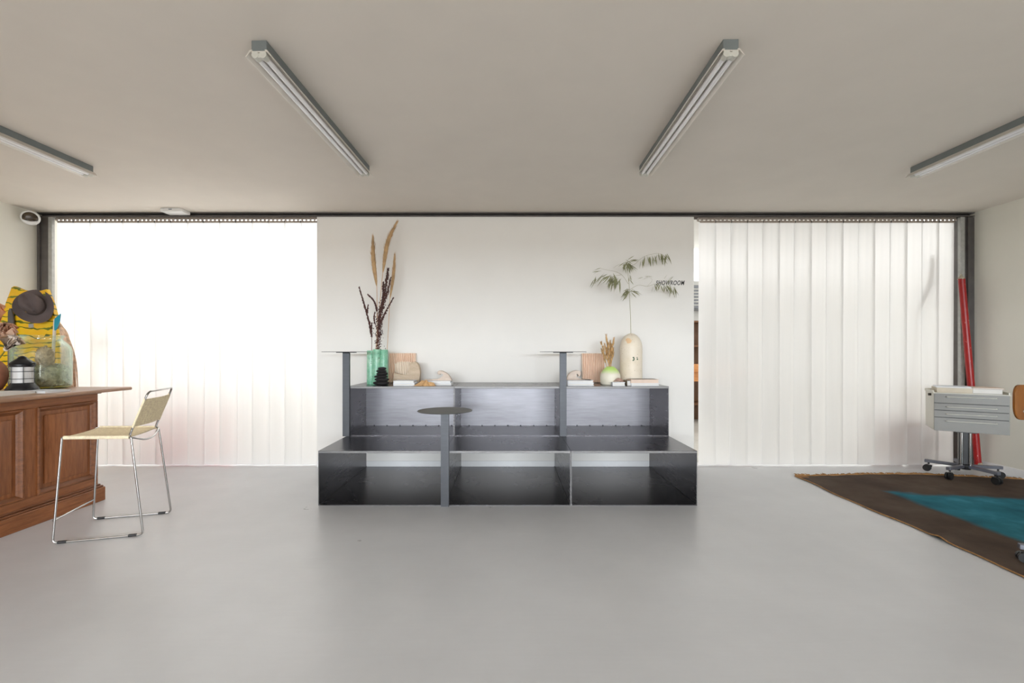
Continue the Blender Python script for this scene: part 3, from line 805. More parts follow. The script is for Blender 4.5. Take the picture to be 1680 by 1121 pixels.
# tall speckled vase
tx = X(1035, 4.50); ty = 4.49
hv = .500; r = .108
prof = [(0, 0), (r * .93, 0), (r * .97, .010)] + [(r * .985, .02 + k * .02) for k in range(14)]
for k in range(10):
    a = k / 10 * PI / 2
    prof.append((r * math.cos(a) * 1.0 if k else r, .345 + (hv - .345) * math.sin(a)))
prof += [(.018, hv - .0015), (.014, hv - .004), (.014, hv - .05), (0, hv - .05)]
solo('vase', MB().lathe(prof, 56, (tx, ty, ZT)), M['tall'], 'tall cream speckled capsule vase holding a leafy branch', 'vase', (tx, ty, ZT), ang=60)
# leafy branch
br = thing('leafy_branch', 'thin olive branch with narrow drooping leaves in the tall cream vase', 'branch', (tx, ty, ZT + hv - .045))
F = Vector(br.location); Yb = ty
def tw(pts, dy=0): return [W(px, py, Yb + d) - F for px, py, d in pts]
twigs = [([(1035, 548, 0), (1034.5, 520, 0), (1033, 490, .01), (1032, 466, .0), (1030, 447, -.01), (1028.5, 431, -.02)], .0028),
         ([(1031, 466, 0), (1021, 452, -.05), (1010, 446, -.1), (1000, 444, -.12), (986, 441, -.15)], .0016),
         ([(1019, 451, -.05), (1009, 453, -.08), (996, 455, -.1), (985, 455, -.12), (978, 460, -.13)], .0014),
         ([(1030, 440, -.02), (1017, 434, -.05), (1006, 440, -.08)], .0012),
         ([(1029, 438, 0), (1041, 434, .04), (1051, 425, .06), (1062, 419, .07), (1081, 416, .08), (1092, 422, .08)], .0015),
         ([(1033, 476, 0), (1047, 468, .03), (1062, 470, .05), (1075, 466, .07), (1092, 465, .09), (1104, 472, .1)], .0016),
         ([(1062, 470, .05), (1070, 459, .06), (1060, 453, .05)], .001),
         ([(1033, 478, 0), (1024, 485, -.05), (1018, 493, -.07)], .001),
         ([(1033, 476, 0), (1044, 482, .0), (1049, 487, .0)], .001),
         ([(1031, 462, 0), (1036, 457, .02), (1035, 452, .02)], .001)]
for i, (pts, r_) in enumerate(twigs):
    p = bez(tw(pts), 22)
    part('stem' if i == 0 else 'twig', MB().tube(p, [r_ * (1 - .5 * k / len(p)) for k in range(len(p))], 6), M['twig'], br)
lf = MB()
for s in (-1, 1):
    vs = [lf.bm.verts.new(p) for p in ((0, 0, 0), (s * .0042, .0012, .025), (s * .0048, .0012, .05), (0, 0, .085), (0, -.0006, .045))]
    lf.bm.faces.new((vs[0], vs[1], vs[2], vs[3], vs[4]))
LEAF = lf.mesh('leaf', False, recalc=False); LEAF.materials.append(M['leaf'])
rnd = random.Random(5)
def leaf(px, py, ang, L, dy):
    o = bpy.data.objects.new('leaf', LEAF); COL.objects.link(o); o.parent = br
    p = W(px, py, Yb + dy) - F
    d = Vector((math.sin(ang), rnd.uniform(-.35, .35), -math.cos(ang))).normalized()   # ang 0 = hanging straight down
    q = d.to_track_quat('Z', 'Y'); q = q @ Quaternion((0, 0, 1), rnd.uniform(-1.2, 1.2))
    sc = L / 85 * 6.6
    o.location = p; o.rotation_mode = 'QUATERNION'; o.rotation_quaternion = q; o.scale = (sc * .95, sc, sc)
def cluster(cx, cy, n, spx, spy, a0, a1, L0, L1, dy):
    for _ in range(int(n * 1.3)): leaf(cx + rnd.gauss(0, spx), cy + rnd.gauss(0, spy), rnd.uniform(a0, a1), rnd.uniform(L0, L1), dy + rnd.uniform(-.03, .03))
cluster(1029, 431, 26, 3.0, 2.0, -1.0, 1.0, 10, 18, -.02)
cluster(1031, 428, 5, 2, 1, 1.2, 2.2, 9, 13, -.02)
cluster(1008, 455, 30, 4.5, 2.5, -.9, .5, 12, 22, -.10)
cluster(997, 452, 9, 4, 2, -1.1, -.5, 13, 20, -.12)
cluster(985, 442, 4, 2, 2, -1.6, -.8, 9, 13, -.15)
cluster(980, 457, 5, 3, 2, -.8, 0, 9, 14, -.13)
cluster(1066, 420, 8, 4, 1.5, -.3, .5, 10, 17, .07)
cluster(1083, 417, 16, 5, 1.2, -.4, .7, 11, 20, .08)
cluster(1054, 424, 4, 2, 2, -.2, .4, 9, 19, .06)
cluster(1032, 476, 16, 2.5, 2, -1.1, -.1, 10, 19, -.02)
cluster(1036, 476, 7, 3, 2, .5, 1.6, 10, 16, .0)
cluster(1078, 467, 12, 6, 1.5, -.4, 1.0, 8, 14, .07)
cluster(1095, 467, 11, 4, 2, -.3, .9, 9, 15, .09)
cluster(1104, 471, 10, 3, 2, -.1, .6, 10, 18, .1)
cluster(1064, 455, 4, 4, 2, -1.9, -1.1, 8, 11, .05)
cluster(1090, 462, 5, 5, 2, 1.6, 2.6, 8, 11, .08)
cluster(1034, 455, 5, 1.5, 3, -.2, .7, 7, 11, .02)
# books and shell at right
book(X(1005, 4.24), X(1026, 4.24), 4.235, 4.33, ZT, .034, M['white_cover'], 'small white book carrying a pink shell')
sh = MB(); sx_ = X(1015, 4.28)
def shell_fn(u, v):
    a = PI * v; rr = u; ridg = 1 + .05 * math.cos(a * 18) * u
    return ((rr * .052) * math.cos(a) * ridg, -.03 + .055 * rr * math.sin(a) * ridg, .034 * math.sin(PI * min(1, u * .9 + .1)) * (.35 + .65 * math.sin(a)))
sh.grid(shell_fn, 8, 36)
bmesh.ops.solidify(sh.bm, geom=list(sh.bm.faces), thickness=.003)
solo('seashell', sh, M['shell'], 'pink ribbed seashell lying on the small white book', 'shell', (sx_, 4.285, ZT + .0385), world=False)
book(X(1034, 4.26), X(1080.5, 4.26), 4.235, 4.372, ZT, .026, M['white_cover'], 'white book at the bottom of the pile before the tall vase', math.radians(2))
bk = book(X(1034, 4.26) - .002, X(1080, 4.26), 4.24, 4.372, ZT + .026, .034, M['pink_cover'], 'thick beige pink book on the pile before the tall vase', math.radians(2), mp=M['pink_cover'])
part('picture', MB().box((-.12, -.07, .034), (.12, .07, .0346)), M['photo_cover'], bk, smooth=False)
book(X(1026, 4.30), X(1036, 4.30) - .012, 4.25, 4.37, ZT, .048, M['photo_cover'], 'narrow mottled brown book left of the beige book pile', math.radians(2))

# wall lettering
def lettering(txt, size, shear):
    cu = bpy.data.curves.new('lettering', 'FONT'); cu.body = txt; cu.size = size; cu.shear = shear
    cu.extrude = .0012; cu.space_character = 1.12; cu.align_x = 'LEFT'; cu.offset = .0009
    o = bpy.data.objects.new('tmp_text', cu); COL.objects.link(o)
    dg = bpy.context.evaluated_depsgraph_get()
    me = bpy.data.meshes.new_from_object(o.evaluated_get(dg))
    bpy.data.objects.remove(o); return me
me = lettering('SHOWROOM', .060, .22)
xs = [v.co.x for v in me.vertices]; zs = [v.co.y for v in me.vertices]
p0 = W(1076, 468, YB); p1 = W(1123, 460.5, YB)
sxx = (p1.x - p0.x) / (max(xs) - min(xs)); szz = (p1.z - p0.z) / (max(zs) - min(zs))
me.transform(Matrix.Translation((0, 0, 0)) @ Matrix.Rotation(PI / 2, 4, 'X') @ Matrix.Diagonal((sxx, szz, 1, 1)) @ Matrix.Translation((-min(xs), -min(zs), 0)))
me.name = 'lettering'; me.materials.clear(); me.materials.append(M['letter'])
lo = bpy.data.objects.new('wall_lettering', me); COL.objects.link(lo); lo.location = (p0.x, YB - .0012, p0.z)
props(lo, 'black slanted SHOWROOM lettering on the white wall', 'lettering')

# ------------------------------------------------------------------ oak counter at left
CF, CE, CB, C0 = -3.300, 3.662, -4.08, 1.75       # front plane, far end, back plane, near end
ct = thing('oak_counter', 'brown panelled oak counter with overhanging top at the left edge', 'counter', (CF, 2.7, 0))
def cbox(name, x0, x1, y0, y1, z0, z1, m, bev=.003, par=None, seg=1):
    return part(name, MB().box((x0, y0, z0), (x1, y1, z1), bev, seg), M[m], par or ct, world=par is None) 
cbox('carcass', CB, CF - .028, C0, CE - .01, .05, .872, 'oak_v', 0)
cbox('top_rail', CF - .03, CF, C0, CE, .805, .872, 'oak_h')
cbox('bottom_rail', CF - .03, CF, C0, CE, .10, .195, 'oak_h')
pan = [(3.19, 3.640), (2.645, 3.095), (2.10, 2.55)]
for a, b in ((3.642, CE), (3.097, 3.188), (2.552, 2.643), (C0, 2.098)):
    cbox('stile', CF - .03, CF, a, b, .195, .805, 'oak_v', .002)
for a, b in pan:
    pn = cbox('panel', CF - .028, CF - .018, a, b, .195, .805, 'oak_v', 0)
    # raised field
    f = MB(); y0, y1, z0, z1 = a + .060, b - .060, .255, .745
    f.box((CF - .020, y0, z0), (CF - .008, y1, z1), .006, 2)
    fo = part('raised_field', f, M['oak_v'], ct, world=True)
    # bolection moulding, a mitred frame round the opening
    prof = [(0, -.018), (0, .006), (.006, .011), (.014, .010), (.020, .002), (.028, -.004), (.036, -.016), (.036, -.018)]
    mb = MB()
    rings = []
    for d, h in prof:
        rings.append([mb.bm.verts.new((CF + h, yy, zz)) for yy, zz in ((a - .004 + d, .191 + d), (b + .004 - d, .191 + d), (b + .004 - d, .809 - d), (a - .004 + d, .809 - d))])
    for r0, r1 in zip(rings, rings[1:]):
        for k in range(4): mb.bm.faces.new((r0[k], r0[(k + 1) % 4], r1[(k + 1) % 4], r1[k]))
    part('moulding', mb, M['oak_mould'], ct, world=True, ang=20)
cbox('plinth', CB, CF + .035, C0, CE + .030, .0, .108, 'oak_h', .004)
cbox('plinth_moulding', CF - .03, CF + .028, C0, CE + .022, .108, .124, 'oak_mould', .007, seg=3)
cbox('plinth_bead', CF - .03, CF + .014, C0, CE + .010, .124, .136, 'oak_mould', .005, seg=3)
cbox('cornice', CF - .03, CF + .020, C0, CE + .012, .862, .874, 'oak_mould', .004, seg=2)
part('worktop', MB().box((CB - .02, C0 - .05, .874), (CF + .095, 3.885, .900), .010, 3), M['oak_top'], ct, world=True, ang=50)

# ------------------------------------------------------------------ wire bar stool
sl = thing('bar_stool', 'chrome wire bar stool with natural rope seat and back', 'stool', (-2.672, 3.109, 0), math.radians(16.5))
R0 = .0062
zs_f, zs_r = .655, .640
runner = {}
for s in (-1, 1):      # side frame: front leg, floor runner, rear leg
    pts = [(-.200, s * .198, zs_f), (-.238, s * .214, R0), (.238, s * .214, R0), (.165, s * .198, zs_r)]
    part('leg_frame', MB().tube(fillet(pts, .028), R0, 10), M['chrome'], sl)
    part('seat_rail', MB().tube([(-.200, s * .198, zs_f), (.165, s * .198, zs_r)], R0, 10), M['chrome'], sl)
    for u in (-.190, .180):
        part('glide', MB().tube([(u - .022, s * .214, R0 + .001), (u + .022, s * .214, R0 + .001)], .0088, 10), M['black'], sl)
part('front_rail', MB().tube(bez([(-.200, -.198, zs_f), (-.198, -.17, zs_f + .003), (-.196, -.10, zs_f - .020), (-.196, 0, zs_f - .026), (-.196, .10, zs_f - .020), (-.198, .17, zs_f + .003), (-.200, .198, zs_f)], 30), R0, 10), M['chrome'], sl)
part('rear_rail', MB().tube(bez([(.165, -.198, zs_r), (.172, -.17, zs_r - .008), (.185, -.08, zs_r - .034), (.188, 0, zs_r - .040), (.185, .08, zs_r - .034), (.172, .17, zs_r - .008), (.165, .198, zs_r)], 30), R0, 10), M['chrome'], sl)
part('foot_rest', MB().tube([(-.233, -.214, .145), (-.233, .214, .145)], R0, 10), M['chrome'], sl)
bp = [(.150, -.186, zs_r + .004), (.168, -.186, .70), (.255, -.186, .935), (.275, -.05, .938), (.275, .05, .938), (.255, .186, .935), (.168, .186, .70), (.150, .186, zs_r + .004)]
part('back_frame', MB().tube(fillet(bp, .035), R0, 10), M['chrome'], sl)
def strands(fa, fb, n, r, sag):
    b = MB()
    for i in range(n):
        u = (i + .5) / n; a, c = Vector(fa(u)), Vector(fb(u))
        m = a.lerp(c, .5) + Vector(sag) + Vector((random.uniform(-1, 1), 0, 0)) * .0015
        b.tube(bez([a, m, c], 8), r, 6)
        for e in (a, c):                          # wrap round the rail
            b.tube([e + Vector((-r * .9, 0, 0)), e + Vector((r * .9, 0, 0))], R0 + r * 1.2, 8)
    return b
part('rope_seat', strands(lambda u: (-.190 + .345 * u, -.198, zs_f - .015 * u + .003), lambda u: (-.190 + .345 * u, .198, zs_f - .015 * u + .003), 40, .0046, (0, 0, -.004)), M['rope'], sl)
part('rope_back', strands(lambda u: (.171 + .066 * u, -.186, .706 + .180 * u), lambda u: (.171 + .066 * u, .186, .706 + .180 * u), 22, .0046, (.022, 0, 0)), M['rope'], sl)

# ------------------------------------------------------------------ things on the counter
ZK = .9
# open book
ob = thing('open_book', 'open book with cream pages lying on the counter', 'book', (-3.56, 2.98, ZK), math.radians(4))
def page(s):
    pr = []
    n = 10
    for i in range(n + 1):
        t = i / n; pr.append((s * .27 * t, .014 + .022 * math.sin(PI * min(1, t * .8 + .10)) * (1 - .5 * t)))
    pr = pr + [(s * .27, .003), (0, .003)]
    return MB().prism(pr, -.19, .19, 'X')
part('left_pages', page(-1), M['white_paper'], ob); part('right_pages', page(1), M['white_paper'], ob)
part('cover', MB().box((-.195, -.275, 0), (.195, .275, .003)), M['cream_cover'], ob)
book(-3.54, -3.315, 3.275, 3.455, ZK, .014, M['white_cover'], 'thin closed white booklet near the counter edge', math.radians(-4))
# lantern
ln = thing('lantern', 'black storm lantern with white glass and wire cage on the counter', 'lantern', (-3.628, 3.40, ZK))
part('base', MB().lathe([(0, 0), (.092, 0), (.094, .006), (.092, .022), (.082, .040), (.068, .056), (.066, .068), (0, .068)], 36), M['black_metal'], ln)
part('glass', MB().lathe([(0, .068), (.060, .068), (.060, .186), (0, .186)], 32), M['lamp_glass'], ln)
part('cap', MB().lathe([(0, .186), (.068, .186), (.070, .190), (.070, .204), (.074, .208), (.070, .216), (.050, .232), (.036, .243), (.030, .246), (.024, .256), (.012, .266), (0, .268)], 36), M['black_metal'], ln)
for z in (.098, .152): part('cage_ring', MB().tube([(.068 * math.cos(a), .068 * math.sin(a), z) for a in [2 * PI * k / 32 for k in range(32)]], .0024, 6, closed=True), M['black_metal'], ln)
for k in range(6):
    a = 2 * PI * k / 6 + .35
    part('cage_bar', MB().tube([(.067 * math.cos(a), .067 * math.sin(a), .066), (.067 * math.cos(a), .067 * math.sin(a), .190)], .0022, 6), M['black_metal'], ln)
part('handle', MB().tube(bez([(.070, 0, .205), (.088, -.004, .214), (.100, -.006, .206), (.094, -.01, .194), (.074, -.01, .196)], 16), .0025, 6), M['black_metal'], ln)
# big glass jar
jx, jy = X(69, 3.69), 3.69
jr = thing('glass_jar', 'big pale green glass jar half filled with grey moss', 'jar', (jx, jy, ZK))
outer = [(0, 0), (.150, 0), (.170, .010), (.180, .03), (.182, .10), (.182, .30), (.176, .33), (.160, .36), (.140, .38), (.128, .392), (.124, .402), (.126, .412), (.134, .418), (.136, .426), (.132, .432), (.126, .432)]
inner = [(.121, .420), (.118, .402), (.122, .390), (.135, .374), (.154, .355), (.170, .327), (.176, .30), (.176, .10), (.174, .035), (.165, .018), (.147, .010), (0, .010)]
part('glass_body', MB().lathe(outer + inner, 48), M['glass'], jr, ang=60)
ms = thing('moss', 'grey green moss and leaves filling the glass jar', 'moss', (jx, jy, ZK + .011), kind='stuff')
b = MB()
rnd = random.Random(9)
def moss_fn(u, v):
    a = 2 * PI * v; 
    prof_ = [(.0, .004), (.10, .004), (.14, .010), (.160, .03), (.166, .08), (.164, .13), (.140, .165), (.08, .185), (0, .19)]
    k = u * (len(prof_) - 1); i = min(int(k), len(prof_) - 2); f = k - i
    r_ = prof_[i][0] * (1 - f) + prof_[i + 1][0] * f; z = prof_[i][1] * (1 - f) + prof_[i + 1][1] * f
    d = 1 - .10 * abs(noise.noise(Vector((math.cos(a) * 4, math.sin(a) * 4, z * 30))))
    if z > .12: z += .03 * noise.noise(Vector((r_ * math.cos(a) * 22, r_ * math.sin(a) * 22, 3)))
    return (r_ * d * math.cos(a), r_ * d * math.sin(a), z)
b.grid(moss_fn, 28, 60, wrap=True)
part('moss_mass', b, M['moss'], ms, kind='stuff')
b = MB()
for _ in range(1900):
    a = rnd.uniform(0, 2 * PI); z = rnd.uniform(.012, .175); r_ = .160 if z < .13 else .160 - (z - .13) * 1.4 * rnd.random()
    r_ *= rnd.uniform(.86, 1.0) if z < .15 else rnd.uniform(.1, .95)
    c = Vector((r_ * math.cos(a), r_ * math.sin(a), z))
    d = Vector((rnd.uniform(-1, 1), rnd.uniform(-1, 1), rnd.uniform(-.6, 1))).normalized() * rnd.uniform(.016, .042)
    e = c + d; rr = math.hypot(e.x, e.y)
    if rr > .168: e.x *= .168 / rr; e.y *= .168 / rr
    e.z = max(e.z, .008)
    b.blade(c, e, rnd.uniform(.004, .011), Quaternion(d.normalized(), rnd.uniform(0, 3)) @ d.orthogonal().normalized())
part('moss_leaf', b, M['moss2'], ms, recalc=False, kind='stuff')
dh = thing('dried_seed_head', 'large beige dried seed head standing in the glass jar', 'seed head', (jx + .055, jy - .03, ZK + .15))
b = MB().ico((0, 0, .09), (.062, .055, .095), 3, .25, 3.0, 4)
part('head', b, M['dried'], dh)
b = MB()
for _ in range(160):
    v = Vector((rnd.gauss(0, 1), rnd.gauss(0, 1), rnd.gauss(0, 1))).normalized(); c = Vector((v.x * .055, v.y * .05, .09 + v.z * .088))
    b.blade(c, c + (v + Vector((0, 0, .9))).normalized() * .026, .006, v.cross(Vector((0, 0, 1))).normalized() if abs(v.z) < .95 else Vector((1, 0, 0)))
part('scales', b, M['dried'], dh, recalc=False)
# terracotta vase with dried flowers
tvx, tvy = -3.925, 3.44
tv = solo('vase', MB().lathe([(0, 0), (.055, 0), (.072, .015), (.094, .06), (.104, .11), (.102, .15), (.090, .19), (.068, .220), (.050, .235), (.046, .243), (.050, .252), (.054, .256), (.046, .256), (.038, .245), (.05, .22), (.06, .03), (0, .03)], 40, (tvx, tvy, ZK)), M['terracotta'], 'terracotta vase of dried flowers at the left edge on the counter', 'vase', (tvx, tvy, ZK), ang=60)
pm = MB()
pm.grid(lambda u, v: ((v - .5) * (.034 * math.sin(PI * (.12 + .80 * u)) + .004), -.018 * math.sin(PI * u * .5) - .020 * (v - .5) ** 2 * 8 * u, .095 * u), 6, 4)
bmesh.ops.solidify(pm.bm, geom=list(pm.bm.faces), thickness=.0015)
PET = {}
base_me = pm.mesh('petal', True)
def flower(head, d, m, label, n, scale, seed):
    rnd = random.Random(seed)
    ft = Vector((tvx + rnd.uniform(-.02, .02), tvy + rnd.uniform(-.02, .02), ZK + .04))
    t = thing('dried_flower', label, 'dried flower', ft)
    H = Vector(head) - ft
    part('stem', MB().tube(bez([(0, 0, 0), H.lerp(Vector((0, 0, 0)), .5) + Vector((-.01, 0, .02)), H], 14), .004, 6), M['stem_g'], t)
    me = PET.get(m)
    if me is None:
        me = base_me.copy(); me.materials.clear(); me.materials.append(M[m]); PET[m] = me
    q0 = Vector(d).to_track_quat('Z', 'Y')
    part('calyx', MB().ico(H, (.016, .016, .018), 2), M[m], t)
    for k in range(n):
        a = 2 * PI * k / n + rnd.uniform(-.15, .15); tilt = rnd.uniform(.35, .85)
        o = bpy.data.objects.new('petal', me); COL.objects.link(o); o.parent = t
        o.location = H; o.rotation_mode = 'QUATERNION'
        o.rotation_quaternion = q0 @ Quaternion((0, 0, 1), a) @ Quaternion((1, 0, 0), -tilt)
        s = scale * rnd.uniform(.85, 1.1); o.scale = (s, s, s)
flower(W(-4, 531, 3.45), (.25, -.35, .9), 'petal_o', 'orange brown dried flower, highest in the terracotta vase', 16, 1.35, 1)
flower(W(-3, 555, 3.40), (.75, -.4, .62), 'petal_p', 'pinkish fan shaped dried flower in the terracotta vase', 16, 1.5, 2)
flower(W(10, 573, 3.42), (.75, -.3, .55), 'petal_g', 'grey beige dried flower drooping right over the lantern', 14, 1.4, 3)

# ------------------------------------------------------------------ things behind the counter
BY = 4.30
pt = [(22, 472), (26, 470), (38, 476.5), (55, 480), (68, 478), (79, 475), (86, 494), (93, 518), (99, 545), (102, 575), (103, 620)]
poly = [(W(px, py, BY).x, W(px, py, BY).z) for px, py in pt] + [(W(103, 0, BY).x, .0), (W(-14, 0, BY).x, 0.0)] + [(W(px, py, BY).x, W(px, py, BY).z) for px, py in ((-14, 620), (-6, 570), (4, 528), (14, 495))]
bd = MB().prism(poly, BY - .02, BY + .02, 'Y', bev=.006)
bo = solo('painted_board', bd, M['board'], 'tall yellow painted board with wavy green stripes behind the counter', 'board', (W(45, 0, BY).x, BY, 0), ang=40)
lb = MB().box(tuple(W(51, 538, BY) - Vector((0, .023, 0))), tuple(W(59, 532, BY) - Vector((0, .0205, 0))))
part('label_plate', lb, M['grey_cover'], bo, world=True, smooth=False)
# hat hung on the board
def hat_fn(crown):
    def fn(u, v):
        a = 2 * PI * v; ca, sa = math.cos(a), math.sin(a)
        if crown:      # u 0 top centre -> 1 base
            rr = [0, .35, .62, .82, .93, .98, 1.0, 1.0][int(round(u * 7))]; zz = [.112, .114, .116, .108, .085, .055, .02, 0][int(round(u * 7))]
            x, y = .100 * rr * ca, .080 * rr * sa
            if rr < .9: zz -= .034 * math.exp(-(y / .020) ** 2) * (1 - rr * .3)            # centre crease
            if x > .02: 
                y *= 1 - .35 * (x - .02) / .08 * (zz / .11); zz -= .012 * (x / .1)             # front pinch
            return (x, y, zz)
        rr = 1 + u * .74
        curl = u ** 1.6 * (.034 * sa * sa - .018 * (ca > 0) * ca * ca)
        return (.100 * rr * ca + .003 * u, .082 * rr * sa, curl)
    return fn
ht = thing('felt_hat', 'brown grey felt hat hanging on the yellow striped board', 'hat', tuple(W(57, 502, 4.235)))
hq = Vector((.30, -.86, .34)).to_track_quat('Z', 'Y').to_matrix().to_4x4() @ Matrix.Rotation(math.radians(-62), 4, 'Z')
for nm, cr in (('crown', True), ('brim', False)):
    b = MB().grid(hat_fn(cr), 7, 56, wrap=True)
    bmesh.ops.remove_doubles(b.bm, verts=b.bm.verts, dist=1e-5)
    bmesh.ops.solidify(b.bm, geom=list(b.bm.faces), thickness=.003)
    for v in b.bm.verts: v.co = hq @ (v.co * 1.0)
    part(nm, b, M['felt'], ht, ang=60)
b = MB().lathe([(1.012, .002), (1.015, .004), (1.005, .026), (.99, .026)], 56)
for v in b.bm.verts: v.co = hq @ Vector((v.co.x * .101, v.co.y * .082, v.co.z))
part('ribbon', b, M['felt_band'], ht)
# teal paddle
pd = thing('paddle', 'pale wooden paddle with teal tip behind the glass jar', 'paddle', (X(84, 4.2), 4.16, 0))
A, B_ = Vector((X(84, 4.18), 4.13, 0.0)), W(90.5, 524, 4.20)
o_ = Vector(pd.location)
part('shaft', MB().tube([A - o_, B_ - o_], .012, 8), M['pale_wood'], pd)
bl = MB().prism([(W(px, py, 4.2).x, W(px, py, 4.2).z) for px, py in ((90.2, 544), (91.5, 523), (101, 515), (99.5, 527), (95, 540))], 4.186, 4.198, 'Y', bev=.003)
part('blade', bl, M['teal'], pd, world=True)
# raffia tail
rf = thing('raffia_bundle', 'pinkish raffia bundle hanging beside the yellow board', 'raffia', (X(101, 4.24), 4.24, .62))
b = MB(); rnd = random.Random(31); o_ = Vector(rf.location)
topP = W(97.5, 531, 4.24)
for _ in range(230):
    e = rnd.random() ; f = rnd.gauss(0, .5)
    xb = X(107 + 17 * rnd.random(), 4.24); yb = 4.24 + rnd.uniform(-.04, .04)
    mid1 = Vector((X(101 + 8 * (xb - X(107, 4.24)) / .097, 4.24), 4.24 + rnd.uniform(-.02, .02), 1.36))
    mid2 = Vector((X(105 + 14 * (xb - X(107, 4.24)) / .097, 4.24), yb, 1.12))
    bt = Vector((xb + rnd.uniform(-.01, .015), yb, rnd.uniform(.62, .80)))
    b.tube([p - o_ for p in bez([topP + Vector((rnd.uniform(-.006, .006), rnd.uniform(-.01, .01), 0)), mid1, mid2, bt], 9)], .0021, 5)
part('strands', b, M['raffia'], rf, kind='stuff')
part('tie', MB().lathe([(.016, 0), (.018, .01), (.016, .02)], 16, tuple(topP - o_ + Vector((.006, 0, -.05)))), M['pampas_stem'], rf)
# dark wooden utensil and rust sprig hanging on the board
b = MB().tube([W(15, 632, 4.255), W(15, 560, 4.255), W(18, 540, 4.255)], .010, 8).prism([(W(px, py, 4.25).x, W(px, py, 4.25).z) for px, py in ((12, 545), (12.5, 512), (15, 506), (18, 506), (21, 520), (23, 545), (19, 552))], 4.25, 4.265, 'Y', bev=.003)
solo('wooden_spatula', b, M['dark_steel'], 'dark long-handled spatula hanging before the yellow board', 'spatula', (W(15, 632, 4.255).x, 4.255, W(15, 632, 4.255).z))
b = MB(); rnd = random.Random(17); sp0 = W(24, 555, 4.22); sp1 = W(22, 622, 4.22)
b.tube([sp0, sp0.lerp(sp1, .5) + Vector((-.01, 0, 0)), sp1], .003, 6)
for _ in range(46):
    c = sp0.lerp(sp1, rnd.random()); d = Vector((rnd.uniform(-1, 1), rnd.uniform(-.6, .3), rnd.uniform(-1.0, .1))).normalized()
    b.blade(c, c + d * rnd.uniform(.03, .055), .008, d.orthogonal().normalized())
solo('dried_sprig', b, M['sprig'], 'rust red dried sprig hanging before the yellow board', 'sprig', tuple(sp1), recalc=False)

# ------------------------------------------------------------------ sensor and ceiling box
sn = thing('motion_sensor', 'round white sensor with dark dome high in the left corner', 'sensor', tuple(W(50, 357.5, 4.58)))
q = Vector((.62, -.72, -.28)).to_track_quat('Z', 'Y').to_matrix().to_4x4()
part('body', MB().lathe([(0, -.03), (.062, -.03), (.072, -.01), (.073, .012), (.066, .024), (.058, .026)], 40, xf=q), M['white_plastic'], sn)
part('dome', MB().lathe([(.060, .022), (.056, .030), (.04, .040), (.02, .045), (0, .046)], 36, xf=q), M['sensor_eye'], sn)
cres = [(.058 * math.cos(a), .058 * math.sin(a)) for a in [math.radians(x) for x in range(200, 341, 10)]]
cres += [(.0545 * t, -.020 - .012 * math.cos(t * PI / 2)) for t in [1 - k / 6 for k in range(0, 13)]]
b = MB().prism(cres, .024, .044, 'Z')
for v in b.bm.verts: v.co = q @ v.co
part('lower_shell', b, M['white_plastic'], sn)
part('bracket', MB().tube([(-.035, .03, 0), (-.10, .08, .0)], .018, 10), M['white_plastic'], sn)
cb = thing('ceiling_box', 'flat white box fixed to the ceiling above the left curtain', 'ceiling box', (-3.40, 4.655, ZC - .036))
part('cover', MB().box((-.108, -.072, 0), (.108, .062, .030), .006, 2), M['white_plastic'], cb)
part('base_plate', MB().box((-.10, -.066, .030), (.10, .058, .036)), M['white_plastic'], cb)
part('cable_entry', MB().box((-.02, -.0735, .016), (.012, -.071, .026)), M['grey_box'], cb)

# ------------------------------------------------------------------ fluorescent ceiling lights
def fixture(x0, y0, x1, y1, label):
    ang = math.atan2(-(x1 - x0), y1 - y0); L = math.hypot(x1 - x0, y1 - y0)
    t = thing('ceiling_light', label, 'ceiling light', (x0, y0, ZC - .082), ang, group='twin tube ceiling lights')
    z = .082
    part('housing', MB().box((-.036, 0, z - .050), (.036, L, z), .002), M['light_body'], t, smooth=False)
    for s in (-1, 1):
        prof = [(s * .030, z - .050), (s * .036, z - .052), (s * .058, .004), (s * .062, .004), (s * .062, .006), (s * .040, z - .047), (s * .030, z - .046)]
        part('reflector_wing', MB().prism(prof, -.004, L + .012, 'Y'), M['light_refl'], t, smooth=False)
    part('tray', MB().box((-.036, 0, z - .056), (.036, L, z - .050)), M['light_refl'], t, smooth=False)
    for s in (-1, 1):
        part('tube', MB().tube([(s * .019, .03, z - .067), (s * .019, L - .03, z - .067)], .0125, 14), M['tube_glass'], t)
    for yy in (.0, L - .03):
        e = MB().box((-.030, yy, z - .080), (.030, yy + .03, z - .056), .006, 2)
        for s in (-1, 1): e.tube([(s * .019, yy - .001, z - .067), (s * .019, yy + .032, z - .067)], .0165, 14)
        part('socket', e, M['light_cap'], t)
fixture(-1.160, 2.117, -1.118, 3.55, 'grey twin tube ceiling light, left of the two near the middle')
fixture(1.031, 2.108, 1.058, 3.55, 'grey twin tube ceiling light, right of the two near the middle')
fixture(-3.290, 2.13, -3.280, 3.56, 'grey twin tube ceiling light cut by the left edge, over the counter')
fixture(3.205, 2.13, 3.195, 3.58, 'grey twin tube ceiling light cut by the right edge, over the rug')

